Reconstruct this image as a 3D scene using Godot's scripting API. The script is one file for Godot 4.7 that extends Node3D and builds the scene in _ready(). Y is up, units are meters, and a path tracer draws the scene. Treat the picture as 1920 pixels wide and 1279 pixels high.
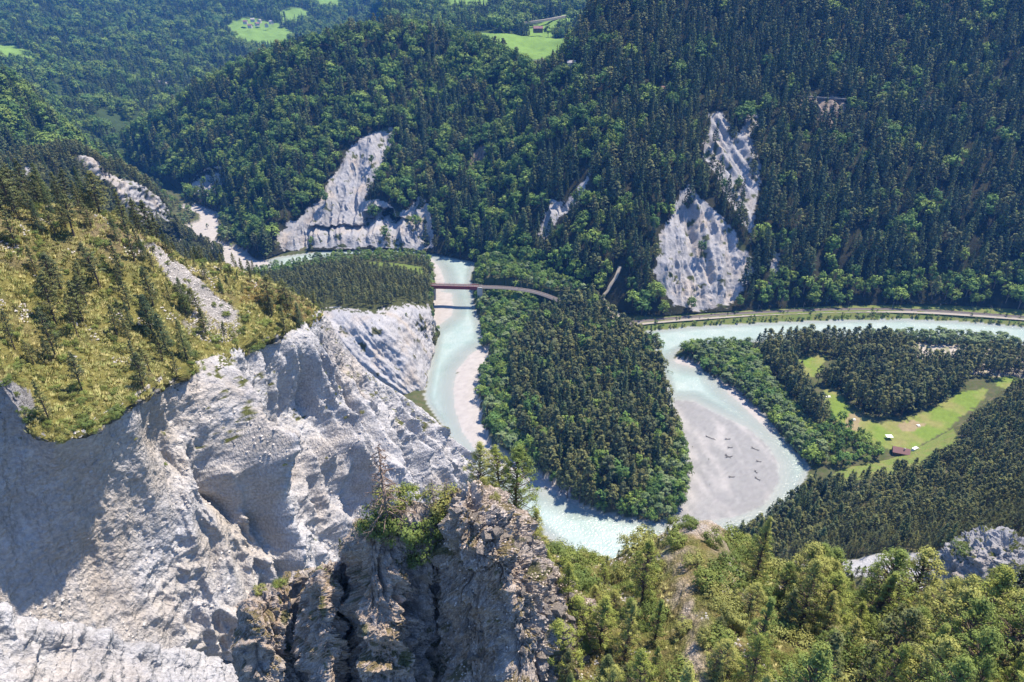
extends Node3D

var rng := RandomNumberGenerator.new()
var mats := {}
var polys := {}
var boxes := {}
var grids := {}
var used := {}
var nz := {}
var trees := []            # every tree, bush and sapling before it is built
var protos := {}
var cam: Camera3D

func _ready():
	rng.seed = 7
	# ---- camera
	cam = Camera3D.new()
	cam.name = "camera"
	cam.position = Vector3(0, 300, 0)
	cam.rotation_degrees = Vector3(-29.0, 0, 0)
	cam.fov = 53.31
	cam.near = 1.0
	cam.far = 12000.0
	add_child(cam)
	# ---- sky
	var we := WorldEnvironment.new()
	we.name = "world_environment"
	var env := Environment.new()
	var sky := Sky.new()
	var sm := ProceduralSkyMaterial.new()
	sm.sky_top_color = Color(0.30, 0.45, 0.68)
	sm.sky_horizon_color = Color(0.70, 0.77, 0.84)
	sm.sky_curve = 0.14
	sm.ground_bottom_color = Color(0.20, 0.24, 0.22)
	sm.ground_horizon_color = Color(0.45, 0.55, 0.62)
	sm.sun_angle_max = 12.0
	sky.sky_material = sm
	env.background_mode = Environment.BG_SKY
	env.sky = sky
	env.background_energy_multiplier = SKY_ENERGY
	env.tonemap_mode = Environment.TONE_MAPPER_LINEAR
	env.tonemap_exposure = EXPOSURE
	env.sdfgi_enabled = true
	env.ssao_enabled = true
	env.ssil_enabled = true
	if HAZE > 0.0:
		env.fog_enabled = true
		env.fog_density = HAZE
		env.fog_light_color = Color(0.32, 0.63, 1.0)
	we.environment = env
	add_child(we)
	# ---- sun: high, from beyond the valley and a little to the right
	var sun := DirectionalLight3D.new()
	sun.name = "sun"
	sun.light_energy = SUN_ENERGY
	sun.light_color = Color(1.0, 0.955, 0.885)
	sun.light_angular_distance = 0.5
	sun.shadow_enabled = true
	add_child(sun)
	var to_sun := Vector3(0.40, 1.05, -0.32).normalized()
	sun.look_at_from_position(to_sun * 1000.0, Vector3.ZERO, Vector3.UP)

	setup()
	build_land()
	print("land ", Time.get_ticks_msec())
	build_water()
	build_railway()
	build_houses()
	build_logs()
	print("things ", Time.get_ticks_msec())
	make_prototypes()
	print("prototypes ", Time.get_ticks_msec())
	plant_all()
	print("planted ", trees.size(), " ", Time.get_ticks_msec())
	build_trees()
	build_rocks()
	build_tufts()
	print("done ", Time.get_ticks_msec())

const EXPOSURE := 2.0
const SUN_ENERGY := 1.6
const SKY_ENERGY := 1.3
const HAZE := 0.00008

# ------------------------------------------------------------------ helpers
func numbered(called: String) -> String:
	var n: int = used.get(called, 0)
	used[called] = n + 1
	return called if n == 0 else "%s_%03d" % [called, n]

func tag(o: Node, label := "", category := "", group := "", kind := ""):
	if label != "": o.set_meta("label", label)
	if category != "": o.set_meta("category", category)
	if group != "": o.set_meta("group", group)
	if kind != "": o.set_meta("kind", kind)
	return o

func put(called: String, mesh: Mesh, mat: Material, parent: Node = self) -> MeshInstance3D:
	var o := MeshInstance3D.new()
	o.name = numbered(called) if parent == self else called
	o.mesh = mesh
	if mat != null: o.material_override = mat
	parent.add_child(o, true)
	return o

func thing(called: String, at: Vector3, label: String, category: String, group := "") -> Node3D:
	var o := Node3D.new()
	o.name = numbered(called)
	o.position = at
	add_child(o)
	tag(o, label, category, group)
	return o

func area(n: String) -> PackedVector2Array:
	return polys[n]

func inside(n: String, x: float, z: float) -> bool:
	var b: Rect2 = boxes[n]
	var q := Vector2(x, z)
	return b.has_point(q) and Geometry2D.is_point_in_polygon(q, polys[n])

func edge_distance(n: String, x: float, z: float) -> float:
	var p: PackedVector2Array = polys[n]
	var q := Vector2(x, z)
	var best := 1e12
	var a := p[p.size() - 1]
	for b in p:
		var c := Geometry2D.get_closest_point_to_segment(q, a, b)
		var d := q.distance_squared_to(c)
		if d < best: best = d
		a = b
	return sqrt(best)

func noise(freq: float, octaves: int, ridged := false, sd := 1, gain := 0.5) -> FastNoiseLite:
	var n := FastNoiseLite.new()
	n.seed = sd
	n.noise_type = FastNoiseLite.TYPE_SIMPLEX_SMOOTH
	n.frequency = freq
	n.fractal_type = FastNoiseLite.FRACTAL_RIDGED if ridged else FastNoiseLite.FRACTAL_FBM
	n.fractal_octaves = octaves
	n.fractal_gain = gain
	return n

func tex(freq: float, octaves: int, lo: Color, hi: Color, sd: int, size := 512, ridged := false, gain := 0.5) -> NoiseTexture2D:
	var t := NoiseTexture2D.new()
	t.width = size
	t.height = size
	t.seamless = true
	t.noise = noise(freq, octaves, ridged, sd, gain)
	var g := Gradient.new()
	g.offsets = PackedFloat32Array([0.0, 1.0])
	g.colors = PackedColorArray([lo, hi])
	t.color_ramp = g
	return t

func ground_material(called: String, tile: float, bump: float, rough: float, detail_seed: int, contrast := 0.3) -> StandardMaterial3D:
	var m := StandardMaterial3D.new()
	m.resource_name = called
	m.vertex_color_use_as_albedo = true
	m.roughness = rough
	m.metallic_specular = 0.2
	m.uv1_triplanar = true
	m.uv1_world_triplanar = true
	m.uv1_scale = Vector3.ONE / tile
	var lo := 1.0 - contrast
	m.albedo_texture = tex(0.016, 8, Color(lo, lo, lo), Color(1, 1, 1), detail_seed, 1024, false, 0.66)
	m.heightmap_enabled = true
	m.heightmap_texture = tex(0.014, 8, Color(0, 0, 0), Color(1, 1, 1), detail_seed + 3, 1024, false, 0.60)
	m.heightmap_scale = bump * 100.0
	return m

func flat_material(called: String, c: Color, rough := 0.8, spec := 0.3) -> StandardMaterial3D:
	var m := StandardMaterial3D.new()
	m.resource_name = called
	m.albedo_color = Color(c.r, c.g, c.b).linear_to_srgb()
	m.roughness = rough
	m.metallic_specular = spec
	return m

func setup():
	for n in AREAS:
		var a: Array = AREAS[n]
		var p := PackedVector2Array()
		for k in range(0, a.size(), 2): p.append(Vector2(a[k], a[k + 1]))
		polys[n] = p
		var b := Rect2(p[0], Vector2.ZERO)
		for q in p: b = b.expand(q)
		boxes[n] = b.grow(0.01)
	nz.big = noise(1.0 / 90.0, 3, false, 11)
	nz.mid = noise(1.0 / 28.0, 4, false, 12)
	nz.fine = noise(1.0 / 7.0, 4, false, 13)
	nz.ridge = noise(1.0 / 34.0, 5, true, 14)
	nz.crag = noise(1.0 / 9.0, 5, true, 15)
	nz.tiny = noise(1.0 / 1.6, 4, false, 16)
	nz.line = noise(1.0, 3, true, 17)
	nz.patch = noise(1.0 / 45.0, 3, false, 18)
	nz.cell = FastNoiseLite.new()
	nz.cell.noise_type = FastNoiseLite.TYPE_CELLULAR
	nz.cell.cellular_return_type = FastNoiseLite.RETURN_DISTANCE2_SUB
	nz.cell.frequency = 1.0 / 3.4
	nz.cell.seed = 5
	nz.block = FastNoiseLite.new()
	nz.block.noise_type = FastNoiseLite.TYPE_CELLULAR
	nz.block.cellular_return_type = FastNoiseLite.RETURN_CELL_VALUE
	nz.block.frequency = 1.0 / 2.6
	nz.block.domain_warp_enabled = true
	nz.block.domain_warp_amplitude = 1.2
	nz.block.domain_warp_frequency = 0.25
	nz.block.seed = 9
	mats.forest_floor = ground_material("forest_floor", 23.0, 0.5, 0.95, 21)
	mats.rock = ground_material("pale_limestone", 16.0, 0.65, 0.95, 31, 0.38)
	mats.rock.uv1_scale = Vector3(1.0 / 15.0, 1.0 / 19.0, 1.0 / 15.0)
	mats.near_rock = ground_material("weathered_limestone", 4.5, 0.25, 0.95, 41, 0.48)
	mats.grass = ground_material("dry_grass", 6.0, 0.5, 0.95, 51, 0.65)
	mats.gravel = ground_material("river_gravel", 9.0, 0.12, 0.95, 61, 0.30)

# ------------------------------------------------------------------ land
func build_patch(called: String, net_name: String, nu: int, nv: int, mat: Material, shape: Callable, paint: Callable, smooth := true) -> MeshInstance3D:
	var d: Array = NETS[net_name]
	var rows: int = d[0]
	var count := (d.size() - 1) / 3
	var colsn := int(count / rows)
	var C := []
	for i in colsn:
		var c := PackedVector3Array()
		for j in rows:
			var k := 1 + 3 * (i * rows + j)
			c.append(Vector3(d[k], d[k + 1], d[k + 2]))
		C.append(c)
	var W := nv + 1
	var base := PackedVector3Array()
	base.resize((nu + 1) * W)
	for a in nu + 1:
		var u := float(a) / nu * (colsn - 1)
		var i := mini(int(u), colsn - 2)
		var fu := u - i
		var c0: PackedVector3Array = C[maxi(i - 1, 0)]
		var c1: PackedVector3Array = C[i]
		var c2: PackedVector3Array = C[i + 1]
		var c3: PackedVector3Array = C[mini(i + 2, colsn - 1)]
		var cur := PackedVector3Array()
		for j in rows: cur.append(c1[j].cubic_interpolate(c2[j], c0[j], c3[j], fu))
		for b in W:
			var v := float(b) / nv * (rows - 1)
			var j := mini(int(v), rows - 2)
			base[a * W + b] = cur[j].cubic_interpolate(cur[j + 1], cur[maxi(j - 1, 0)], cur[mini(j + 2, rows - 1)], v - j)
	var nrm := grid_normals(base, nu, nv)
	var pos := PackedVector3Array()
	pos.resize(base.size())
	for a in nu + 1:
		for b in W:
			var k := a * W + b
			pos[k] = base[k] + shape.call(base[k], nrm[k], float(a) / nu, float(b) / nv)
	nrm = grid_normals(pos, nu, nv)
	var col := PackedColorArray()
	col.resize(base.size())
	for a in nu + 1:
		for b in W:
			var k := a * W + b
			col[k] = paint.call(pos[k], nrm[k], float(a) / nu, float(b) / nv)
	grids[net_name] = {"p": pos, "n": nrm, "nu": nu, "nv": nv}
	var idx := PackedInt32Array()
	idx.resize(nu * nv * 6)
	var t := 0
	for a in nu:
		for b in nv:
			var k := a * W + b
			var e := k + 1 if facing > 0.0 else k + W
			var f := k + W if facing > 0.0 else k + 1
			idx[t] = k; idx[t + 1] = e; idx[t + 2] = f
			idx[t + 3] = e; idx[t + 4] = k + W + 1; idx[t + 5] = f
			t += 6
	var arr := []
	arr.resize(Mesh.ARRAY_MAX)
	arr[Mesh.ARRAY_VERTEX] = pos
	if smooth: arr[Mesh.ARRAY_NORMAL] = nrm
	arr[Mesh.ARRAY_COLOR] = col
	arr[Mesh.ARRAY_INDEX] = idx
	var m := ArrayMesh.new()
	m.add_surface_from_arrays(Mesh.PRIMITIVE_TRIANGLES, arr)
	var o := put(called, m, mat)
	tag(o, "", "", "", "structure")
	return o

var facing := 1.0
func grid_normals(p: PackedVector3Array, nu: int, nv: int) -> PackedVector3Array:
	var votes := 0.0
	var W := nv + 1
	var n := PackedVector3Array()
	n.resize(p.size())
	for a in nu + 1:
		var a0 := maxi(a - 1, 0) * W
		var a1 := mini(a + 1, nu) * W
		for b in W:
			var du := p[a1 + b] - p[a0 + b]
			var dv := p[a * W + mini(b + 1, nv)] - p[a * W + maxi(b - 1, 0)]
			var q := du.cross(dv).normalized()
			n[a * W + b] = q
			votes += signf(q.dot(Vector3(0, 300, 0) - p[a * W + b])) + 0.5 * signf(q.y)
	# one side of the sheet is its front: the side of the sky and of the viewpoint
	facing = 1.0 if votes >= 0.0 else -1.0
	if facing < 0.0:
		for k in n.size(): n[k] = -n[k]
	return n

func jitter(p: Vector3, amount: float) -> Vector2:
	return Vector2(p.x + amount * nz.fine.get_noise_3dv(p), p.z + amount * nz.fine.get_noise_3dv(p + Vector3(71, 0, 13)))

func pick(list: Array, x: float, z: float) -> String:
	for n in list:
		if inside(n, x, z): return n
	return ""

const SLOPE_CLIFFS := ["cliff_cave", "cliff_white", "scree_fan", "scree_tail", "scar_small", "scar_shade", "scar_brown", "scar_right", "road_cut", "road_cut_b"]

func rock_tone(p: Vector3, pale := 0.50) -> Color:
	# limestone debris: pale grey, a little lilac, with ochre and blue grey stains
	var a: float = nz.mid.get_noise_3dv(p * Vector3(1, 0.55, 1))
	var b: float = nz.patch.get_noise_3dv(p + Vector3(300, 0, 0))
	var f: float = nz.fine.get_noise_3dv(p * 1.3)
	pale *= 1.2
	var c := Color(pale * 1.0, pale * 0.975, pale * 0.985)
	c = c.lerp(Color(0.55, 0.45, 0.35), clampf(a * 1.1 - 0.02, 0.0, 0.6))
	c = c.lerp(Color(0.45, 0.45, 0.48), clampf(-b * 1.2 - 0.05, 0.0, 0.65))
	return c * (1.0 + 0.22 * f)

func slope_shape(p: Vector3, n: Vector3, u: float, v: float) -> Vector3:
	var d: float = 2.0 * nz.mid.get_noise_3dv(p) + 5.0 * nz.big.get_noise_3dv(p)
	var j := jitter(p, 3.0)
	var c := pick(SLOPE_CLIFFS, j.x, j.y)
	if c != "":
		var e := minf(edge_distance(c, p.x, p.z) / 9.0, 1.0)
		# runnels that follow the fall line, ribs and hollows
		var skew: float = p.x - (0.35 * p.z if c == "scree_fan" or c == "scree_tail" else 0.0) + 5.0 * nz.mid.get_noise_3dv(p)
		var rib: float = nz.line.get_noise_3d(skew / 34.0, p.y / 150.0, 8.0)
		var run: float = nz.line.get_noise_3d(skew / 11.0, p.y / 120.0, 1.0)
		d += e * (10.0 * rib + 3.4 * run + 1.5 * nz.line.get_noise_3d(skew / 4.6, p.y / 90.0, 5.0) + 0.9 * nz.crag.get_noise_3dv(p * 0.8) - 6.0)
		if c == "cliff_cave":
			if inside("cave_band", p.x, p.z):
				var q := minf(edge_distance("cave_band", p.x, p.z) / 8.0, 1.0)
				return n * d + Vector3(0, 0, -1) * q * (20.0 + 16.0 * nz.mid.get_noise_3dv(p * 1.6))
		if c == "scar_shade": return n * d + Vector3(0, 0, -1) * e * 14.0
		if c == "cliff_white": d += e * 7.0 * nz.mid.get_noise_3d(p.x, p.y * 0.4, 5.0)
	return n * d

func slope_paint(p: Vector3, n: Vector3, u: float, v: float) -> Color:
	var j := jitter(p, 4.0)
	var c := pick(SLOPE_CLIFFS, j.x, j.y)
	var f: float = nz.fine.get_noise_3dv(p)
	if c == "scar_brown" or c.begins_with("road_cut"): return Color(0.30, 0.245, 0.20) * (1.0 + 0.3 * f)
	if c != "":
		var t := rock_tone(p, 0.33)
		if c == "scree_fan" or c == "scree_tail":
			var run: float = nz.line.get_noise_3d((p.x + p.z * 0.25) / 9.0, p.z / 90.0, 3.0)
			t = t.lerp(Color(0.30, 0.29, 0.29), clampf(0.35 - 0.7 * run, 0.0, 0.6))
		if nz.mid.get_noise_3dv(p * 1.7 + Vector3(9, 90, 0)) > 0.34: t = Color(0.10, 0.11, 0.05)
		return t
	if inside("clearing", p.x, p.z) or inside("glade_a", p.x, p.z): return Color(0.17, 0.24, 0.06) * (1.0 + 0.3 * f)
	var g := Color(0.036, 0.040, 0.022).lerp(Color(0.060, 0.056, 0.034), clampf(0.3 + nz.mid.get_noise_3dv(p), 0.0, 1.0))
	return g * (1.0 + 0.3 * f)

func hill_shape(p: Vector3, n: Vector3, u: float, v: float) -> Vector3:
	return n * (14.0 * nz.big.get_noise_3dv(p * 0.5) + 5.0 * nz.mid.get_noise_3dv(p * 0.6))

func meadow_paint(list: Array, scar := "", low := 0.0):
	return func(p: Vector3, n: Vector3, u: float, v: float) -> Color:
		var j := jitter(p * 0.3, 18.0)
		var q := Vector2(p.x + j.x - p.x * 0.3, p.z + j.y - p.z * 0.3)
		var f: float = nz.mid.get_noise_3dv(p)
		if scar != "" and inside(scar, q.x, q.y): return Color(0.40, 0.37, 0.35)
		if v < low or pick(list, q.x, q.y) != "": return Color(0.20, 0.32, 0.07) * (1.0 + 0.25 * f)
		return Color(0.055, 0.085, 0.030) * (1.0 + 0.4 * f)

func ridge_shape(p: Vector3, n: Vector3, u: float, v: float) -> Vector3:
	var d: float = 3.0 * nz.mid.get_noise_3dv(p)
	var j := jitter(p, 4.0)
	if inside("ridge_cliff", j.x, j.y):
		d += 5.0 * nz.line.get_noise_3d(p.x / 12.0 + p.z / 40.0, p.y / 80.0, 1.0) + 4.0 * nz.crag.get_noise_3dv(p)
	return n * d

func ridge_paint(p: Vector3, n: Vector3, u: float, v: float) -> Color:
	var j := jitter(p, 6.0)
	if inside("ridge_cliff", j.x, j.y) or inside("ridge_scar", j.x, j.y):
		if nz.mid.get_noise_3dv(p * 1.9 + Vector3(9, 90, 0)) > 0.30: return Color(0.10, 0.11, 0.05)
		return rock_tone(p, 0.33)
	return Color(0.055, 0.065, 0.030) * (1.0 + 0.4 * nz.fine.get_noise_3dv(p))

func hilltop_shape(p: Vector3, n: Vector3, u: float, v: float) -> Vector3:
	return n * (2.2 * nz.mid.get_noise_3dv(p * 0.8) + 0.9 * nz.fine.get_noise_3dv(p) + 0.30 * nz.tiny.get_noise_3dv(p) - smoothstep(0.72, 0.95, v) * 1.8 * nz.crag.get_noise_3dv(p * 1.1))

func hilltop_paint(p: Vector3, n: Vector3, u: float, v: float) -> Color:
	var j := jitter(p, 2.2)
	var f: float = nz.fine.get_noise_3dv(p * 1.4)
	var t: float = nz.tiny.get_noise_3dv(p)
	var m: float = nz.mid.get_noise_3dv(p + Vector3(0, 40, 0))
	if inside("scree_streak", j.x, j.y): return Color(0.74, 0.69, 0.65) * (1.0 + 0.2 * t)
	if inside("scree_low", j.x, j.y) and f + 0.5 * t > -0.05: return Color(0.62, 0.56, 0.50) * (1.0 + 0.25 * t)
	if inside("white_patch", j.x, j.y): return rock_tone(p, 0.46)
	if v > 0.90 + 0.10 * f: return rock_tone(p, 0.44).lerp(Color(0.15, 0.14, 0.055), clampf(0.7 + 2.0 * f, 0.0, 1.0))
	var g := Color(0.43, 0.39, 0.12)
	if inside("gold_grass", j.x, j.y): g = Color(0.43, 0.31, 0.10)
	g = g.lerp(Color(0.19, 0.21, 0.065), clampf(0.2 + 1.6 * f + 0.6 * t, 0.0, 1.0))
	g = g.lerp(Color(0.44, 0.34, 0.21), clampf(m * 1.2 + 0.3 * t - 0.05 + 0.5 * (1.0 - smoothstep(0.36, 0.52, v)), 0.0, 0.8))
	return g * (1.0 + 0.4 * t)

func wall_shape(p: Vector3, n: Vector3, u: float, v: float) -> Vector3:
	var fade := smoothstep(0.16, 0.42, v) * smoothstep(0.0, 0.05, 1.0 - u)
	var lit := smoothstep(0.30, 0.42, u)
	# ribs and runnels down the wall
	var along: float = u * 300.0 + 2.5 * nz.mid.get_noise_3dv(p)
	var run: float = nz.line.get_noise_3d(along / 22.0, v * 1.6, 2.0)
	var run2: float = nz.line.get_noise_3d(along / 8.0, v * 3.0, 7.0)
	var big: float = nz.line.get_noise_3d(along / 46.0, v * 0.9, 11.0)
	var d: float = fade * lerpf(1.0, 17.0, lit) * (big - 0.5) + fade * lerpf(0.8, 7.5, lit) * (run - 0.4) + fade * lerpf(0.3, 2.2, lit) * run2 + fade * lerpf(0.1, 0.7, lit) * nz.line.get_noise_3d(along / 3.2, v * 7.0, 13.0)
	d += lerpf(0.5, 1.7, lit) * fade * nz.crag.get_noise_3dv(p * 0.6)
	var rough: float = 0.5 + 0.8 * nz.mid.get_noise_3dv(p * 0.8 + Vector3(0, 60, 0))
	d += lerpf(0.22, 0.9 * clampf(rough, 0.1, 1.0), lit) * nz.crag.get_noise_3dv(p * 2.2) + lerpf(0.2, 0.4, lit) * nz.tiny.get_noise_3dv(p * 0.8)
	# knobs standing out of the lower wall
	var knob: float = nz.ridge.get_noise_3dv(p * 1.7 + Vector3(5, 5, 5))
	d += smoothstep(0.60, 0.85, v) * smoothstep(0.2, 0.35, u) * 6.0 * maxf(0.0, knob - 0.35)
	return n * (d - 0.8)

func wall_paint(p: Vector3, n: Vector3, u: float, v: float) -> Color:
	var c := rock_tone(p, 0.49)
	var t: float = nz.tiny.get_noise_3dv(p * 0.6)
	# rusty wash and blue grey bands on the smooth face, ochre fans at the foot
	var band: float = nz.patch.get_noise_3d(p.x * 1.2, p.y * 3.2, p.z * 1.2)
	if u < 0.42:
		c = c.lerp(Color(0.54, 0.46, 0.37), clampf(0.5 * band + 0.25 + 0.4 * nz.mid.get_noise_3dv(p * Vector3(1.6, 0.3, 1.6)), 0.0, 0.65))
	if n.y > 0.45 and v < 0.45 and nz.fine.get_noise_3dv(p) > 0.22: c = Color(0.13, 0.14, 0.05)
	return c * (1.0 + 0.14 * t)

func rib_shape(p: Vector3, n: Vector3, u: float, v: float) -> Vector3:
	var run: float = nz.line.get_noise_3d(u * 8.0 + v * 0.8, v * 0.8, 4.0)
	return n * (smoothstep(0.2, 0.35, v) * 2.6 * run + 1.0 * nz.crag.get_noise_3dv(p * 1.6) + 0.35 * nz.tiny.get_noise_3dv(p))

func rock_paint(p: Vector3, n: Vector3, u: float, v: float) -> Color:
	return rock_tone(p, 0.46) * (1.0 + 0.12 * nz.tiny.get_noise_3dv(p))

func terrace_shape(p: Vector3, n: Vector3, u: float, v: float) -> Vector3:
	var s := smoothstep(0.58, 0.68, v) * smoothstep(0.0, 0.08, 1.0 - v)
	var run: float = nz.line.get_noise_3d(u * 9.0 - v * 2.0, v * 1.2, 4.0)
	return n * (1.2 * nz.mid.get_noise_3dv(p) + s * (3.0 * run + 2.2 * nz.crag.get_noise_3dv(p)))

func terrace_paint(p: Vector3, n: Vector3, u: float, v: float) -> Color:
	var f: float = nz.fine.get_noise_3dv(p)
	if v > 0.585 + 0.05 * f + 0.03 * nz.mid.get_noise_3dv(p) and u < 0.95:
		if nz.mid.get_noise_3dv(p * 1.6 + Vector3(0, 20, 0)) > 0.36 - 0.25 * smoothstep(0.7, 0.95, u): return Color(0.13, 0.13, 0.06)
		return rock_tone(p, 0.45)
	if inside("terrace_green", p.x, p.z): return Color(0.19, 0.25, 0.06)
	return Color(0.09, 0.10, 0.04) * (1.0 + 0.3 * f)

func right_shape(p: Vector3, n: Vector3, u: float, v: float) -> Vector3:
	return n * (2.2 * nz.mid.get_noise_3dv(p) * smoothstep(0.0, 0.2, v) + 0.6 * nz.fine.get_noise_3dv(p))

func right_paint(p: Vector3, n: Vector3, u: float, v: float) -> Color:
	var f: float = nz.fine.get_noise_3dv(p)
	var j := jitter(p, 3.0)
	if inside("scree_right", j.x, j.y):
		var run: float = nz.line.get_noise_3d((p.x * 0.4 - p.z) / 7.0, p.x / 60.0, 3.0)
		return Color(0.40, 0.40, 0.42).lerp(Color(0.50, 0.49, 0.49), clampf(0.5 + run, 0.0, 1.0)) * (1.0 + 0.12 * f)
	if v < 0.15 + 0.03 * f and u > 0.42 and u < 0.70: return Color(0.19, 0.255, 0.06).lerp(Color(0.27, 0.25, 0.10), clampf(0.3 + f, 0.0, 1.0))
	var g := Color(0.10, 0.105, 0.045).lerp(Color(0.30, 0.25, 0.16), clampf(0.15 + nz.mid.get_noise_3dv(p * 1.4) + 0.5 * f, 0.0, 0.8))
	return g

func crag_shape(p: Vector3, n: Vector3, u: float, v: float) -> Vector3:
	return n * (3.4 * nz.crag.get_noise_3dv(p * 0.7) + 1.3 * nz.crag.get_noise_3dv(p * 2.0) + 0.9 * nz.block.get_noise_3dv(p * 0.6) + 0.6 * nz.tiny.get_noise_3dv(p * 0.6))

func crag_paint(p: Vector3, n: Vector3, u: float, v: float) -> Color:
	if n.y > 0.55 and nz.fine.get_noise_3dv(p * 1.2) > 0.12: return Color(0.14, 0.16, 0.05)
	return rock_tone(p, 0.44) * (1.0 + 0.15 * nz.tiny.get_noise_3dv(p * 0.5))

func near_shape(p: Vector3, n: Vector3, u: float, v: float) -> Vector3:
	return n * (1.0 * nz.mid.get_noise_3dv(p * 2.0) + 0.55 * nz.fine.get_noise_3dv(p * 1.6) + 0.16 * nz.tiny.get_noise_3dv(p * 1.4))

func spur_at(p: Vector3, u: float, v: float) -> float:
	# the bare earthy spur winds down the near slope
	var mid: float = 0.385 - 0.10 * (v - 0.4) + 0.05 * nz.fine.get_noise_2d(v * 30.0, 4.0) + 0.03 * nz.fine.get_noise_3dv(p)
	var wide: float = lerpf(0.075, 0.035, smoothstep(0.3, 0.7, v))
	return exp(-pow((u - mid) / wide, 2.0))

func near_paint(p: Vector3, n: Vector3, u: float, v: float) -> Color:
	var f: float = nz.fine.get_noise_3dv(p * 1.8)
	var t: float = nz.tiny.get_noise_3dv(p * 1.6)
	var bare: float = nz.fine.get_noise_3dv(p * 0.8 + Vector3(30, 0, 0))
	var c := Color(0.20, 0.21, 0.06).lerp(Color(0.30, 0.24, 0.10), clampf(0.5 + 1.2 * f, 0.0, 1.0))
	var mound := spur_at(p, u, v)
	c = c.lerp(Color(0.56, 0.43, 0.31), clampf(mound * 1.05 + 1.6 * bare - 0.25 + 0.5 * t, 0.0, 1.0) * (0.35 + 0.65 * mound))
	c = c.lerp(Color(0.62, 0.55, 0.48), clampf(mound * (0.25 + 1.5 * bare + 0.25 * t), 0.0, 0.9))
	return c * (1.42 + 0.35 * t)

func pinnacle_shape(p: Vector3, n: Vector3, u: float, v: float) -> Vector3:
	var top := smoothstep(0.05, 0.2, v)
	var q := Vector3(p.x, p.y * 0.6, p.z)
	var d: float = 1.9 * nz.crag.get_noise_3dv(q * 1.2) + 0.8 * nz.crag.get_noise_3dv(q * 3.1) + 0.7 * nz.block.get_noise_3dv(q * 0.7) + 0.30 * nz.block.get_noise_3dv(q * 1.9 + Vector3(40, 0, 0)) + 0.14 * nz.block.get_noise_3dv(q * 4.6)
	d += 1.1 * nz.fine.get_noise_3dv(q * 1.2) + 0.22 * nz.tiny.get_noise_3dv(p * 1.6)
	# upright clefts that part the crag
	var cleft: float = nz.line.get_noise_3d(u * 9.0 + 0.4 * nz.fine.get_noise_3dv(p), v * 0.7, 3.0)
	d -= smoothstep(0.0, 0.35, v) * 1.5 * smoothstep(0.45, 0.9, cleft)
	return n * (d * (0.35 + 0.65 * top) - 0.5)

func pinnacle_paint(p: Vector3, n: Vector3, u: float, v: float) -> Color:
	var f: float = nz.fine.get_noise_3dv(p * 1.5)
	var t: float = nz.tiny.get_noise_3dv(p * 1.8)
	var m: float = nz.mid.get_noise_3dv(p * 2.0)
	var c := Color(0.38, 0.335, 0.295).lerp(Color(0.44, 0.34, 0.255), clampf(0.4 + 1.4 * m, 0.0, 1.0))
	c = c.lerp(Color(0.23, 0.22, 0.21), clampf(-1.6 * f - 0.1, 0.0, 0.8))
	c = c.lerp(Color(0.52, 0.47, 0.43), clampf(1.5 * t, 0.0, 0.6))
	if n.y > 0.62 and f > 0.10: c = Color(0.20, 0.165, 0.09)
	if nz.fine.get_noise_3dv(p * 1.1 + Vector3(7, 7, 50)) > 0.42: c = c.lerp(Color(0.10, 0.11, 0.04), 0.8)
	return c * Color(1.46, 1.44, 1.44) * (1.0 + 0.22 * t)

func build_land():
	build_floor()
	build_patch("hillside", "far_slope", 900, 300, mats.forest_floor, slope_shape, slope_paint)
	build_patch("far_mountain", "far_mountain", 200, 130, mats.forest_floor, hill_shape, meadow_paint(["meadow_hill_0", "meadow_hill_1", "meadow_hill_2", "meadow_hill_3", "meadow_hill_4"], "scar_hill"))
	build_patch("far_spur", "far_spur", 80, 50, mats.forest_floor, ridge_shape, meadow_paint([]))
	build_patch("upland", "upland", 240, 70, mats.forest_floor, hill_shape, meadow_paint(["meadow_upland_0", "meadow_upland_1"], "", 0.27))
	build_patch("distant_mountain", "blue_mountain", 40, 24, mats.forest_floor, hill_shape, meadow_paint([]))
	build_patch("ridge", "left_ridge", 240, 100, mats.forest_floor, ridge_shape, ridge_paint)
	build_patch("grassy_hill", "left_hill", 300, 150, mats.grass, hilltop_shape, hilltop_paint)
	build_patch("cliff_wall", "left_wall", 560, 340, mats.rock, wall_shape, wall_paint)
	build_patch("lower_cliff", "lower_rib", 220, 120, mats.rock, rib_shape, rock_paint)
	build_patch("gully_floor", "gully_floor", 80, 40, mats.rock, rib_shape, rock_paint)
	build_patch("terrace", "terrace", 200, 150, mats.rock, terrace_shape, terrace_paint)
	build_patch("wooded_slope", "right_slope", 220, 140, mats.forest_floor, right_shape, right_paint)
	build_patch("rock_outcrop", "right_outcrop", 200, 140, mats.near_rock, crag_shape, crag_paint, false)
	build_patch("near_slope", "near_slope", 260, 150, mats.grass, near_shape, near_paint)
	build_patch("rock_pinnacle", "pinnacle", 540, 340, mats.near_rock, pinnacle_shape, pinnacle_paint, false)

# ---- valley floor: a grid with the river bed cut into it
const FX0 := -560.0
const FZ0 := -1000.0
const FSTEP := 2.0
const FNX := 600
const FNZ := 375
var floor_h := PackedFloat32Array()
const BARS := ["bar_main", "bar_strip", "bar_left", "bar_bridge", "bar_upper", "bar_upstream", "bar_tip"]

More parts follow.
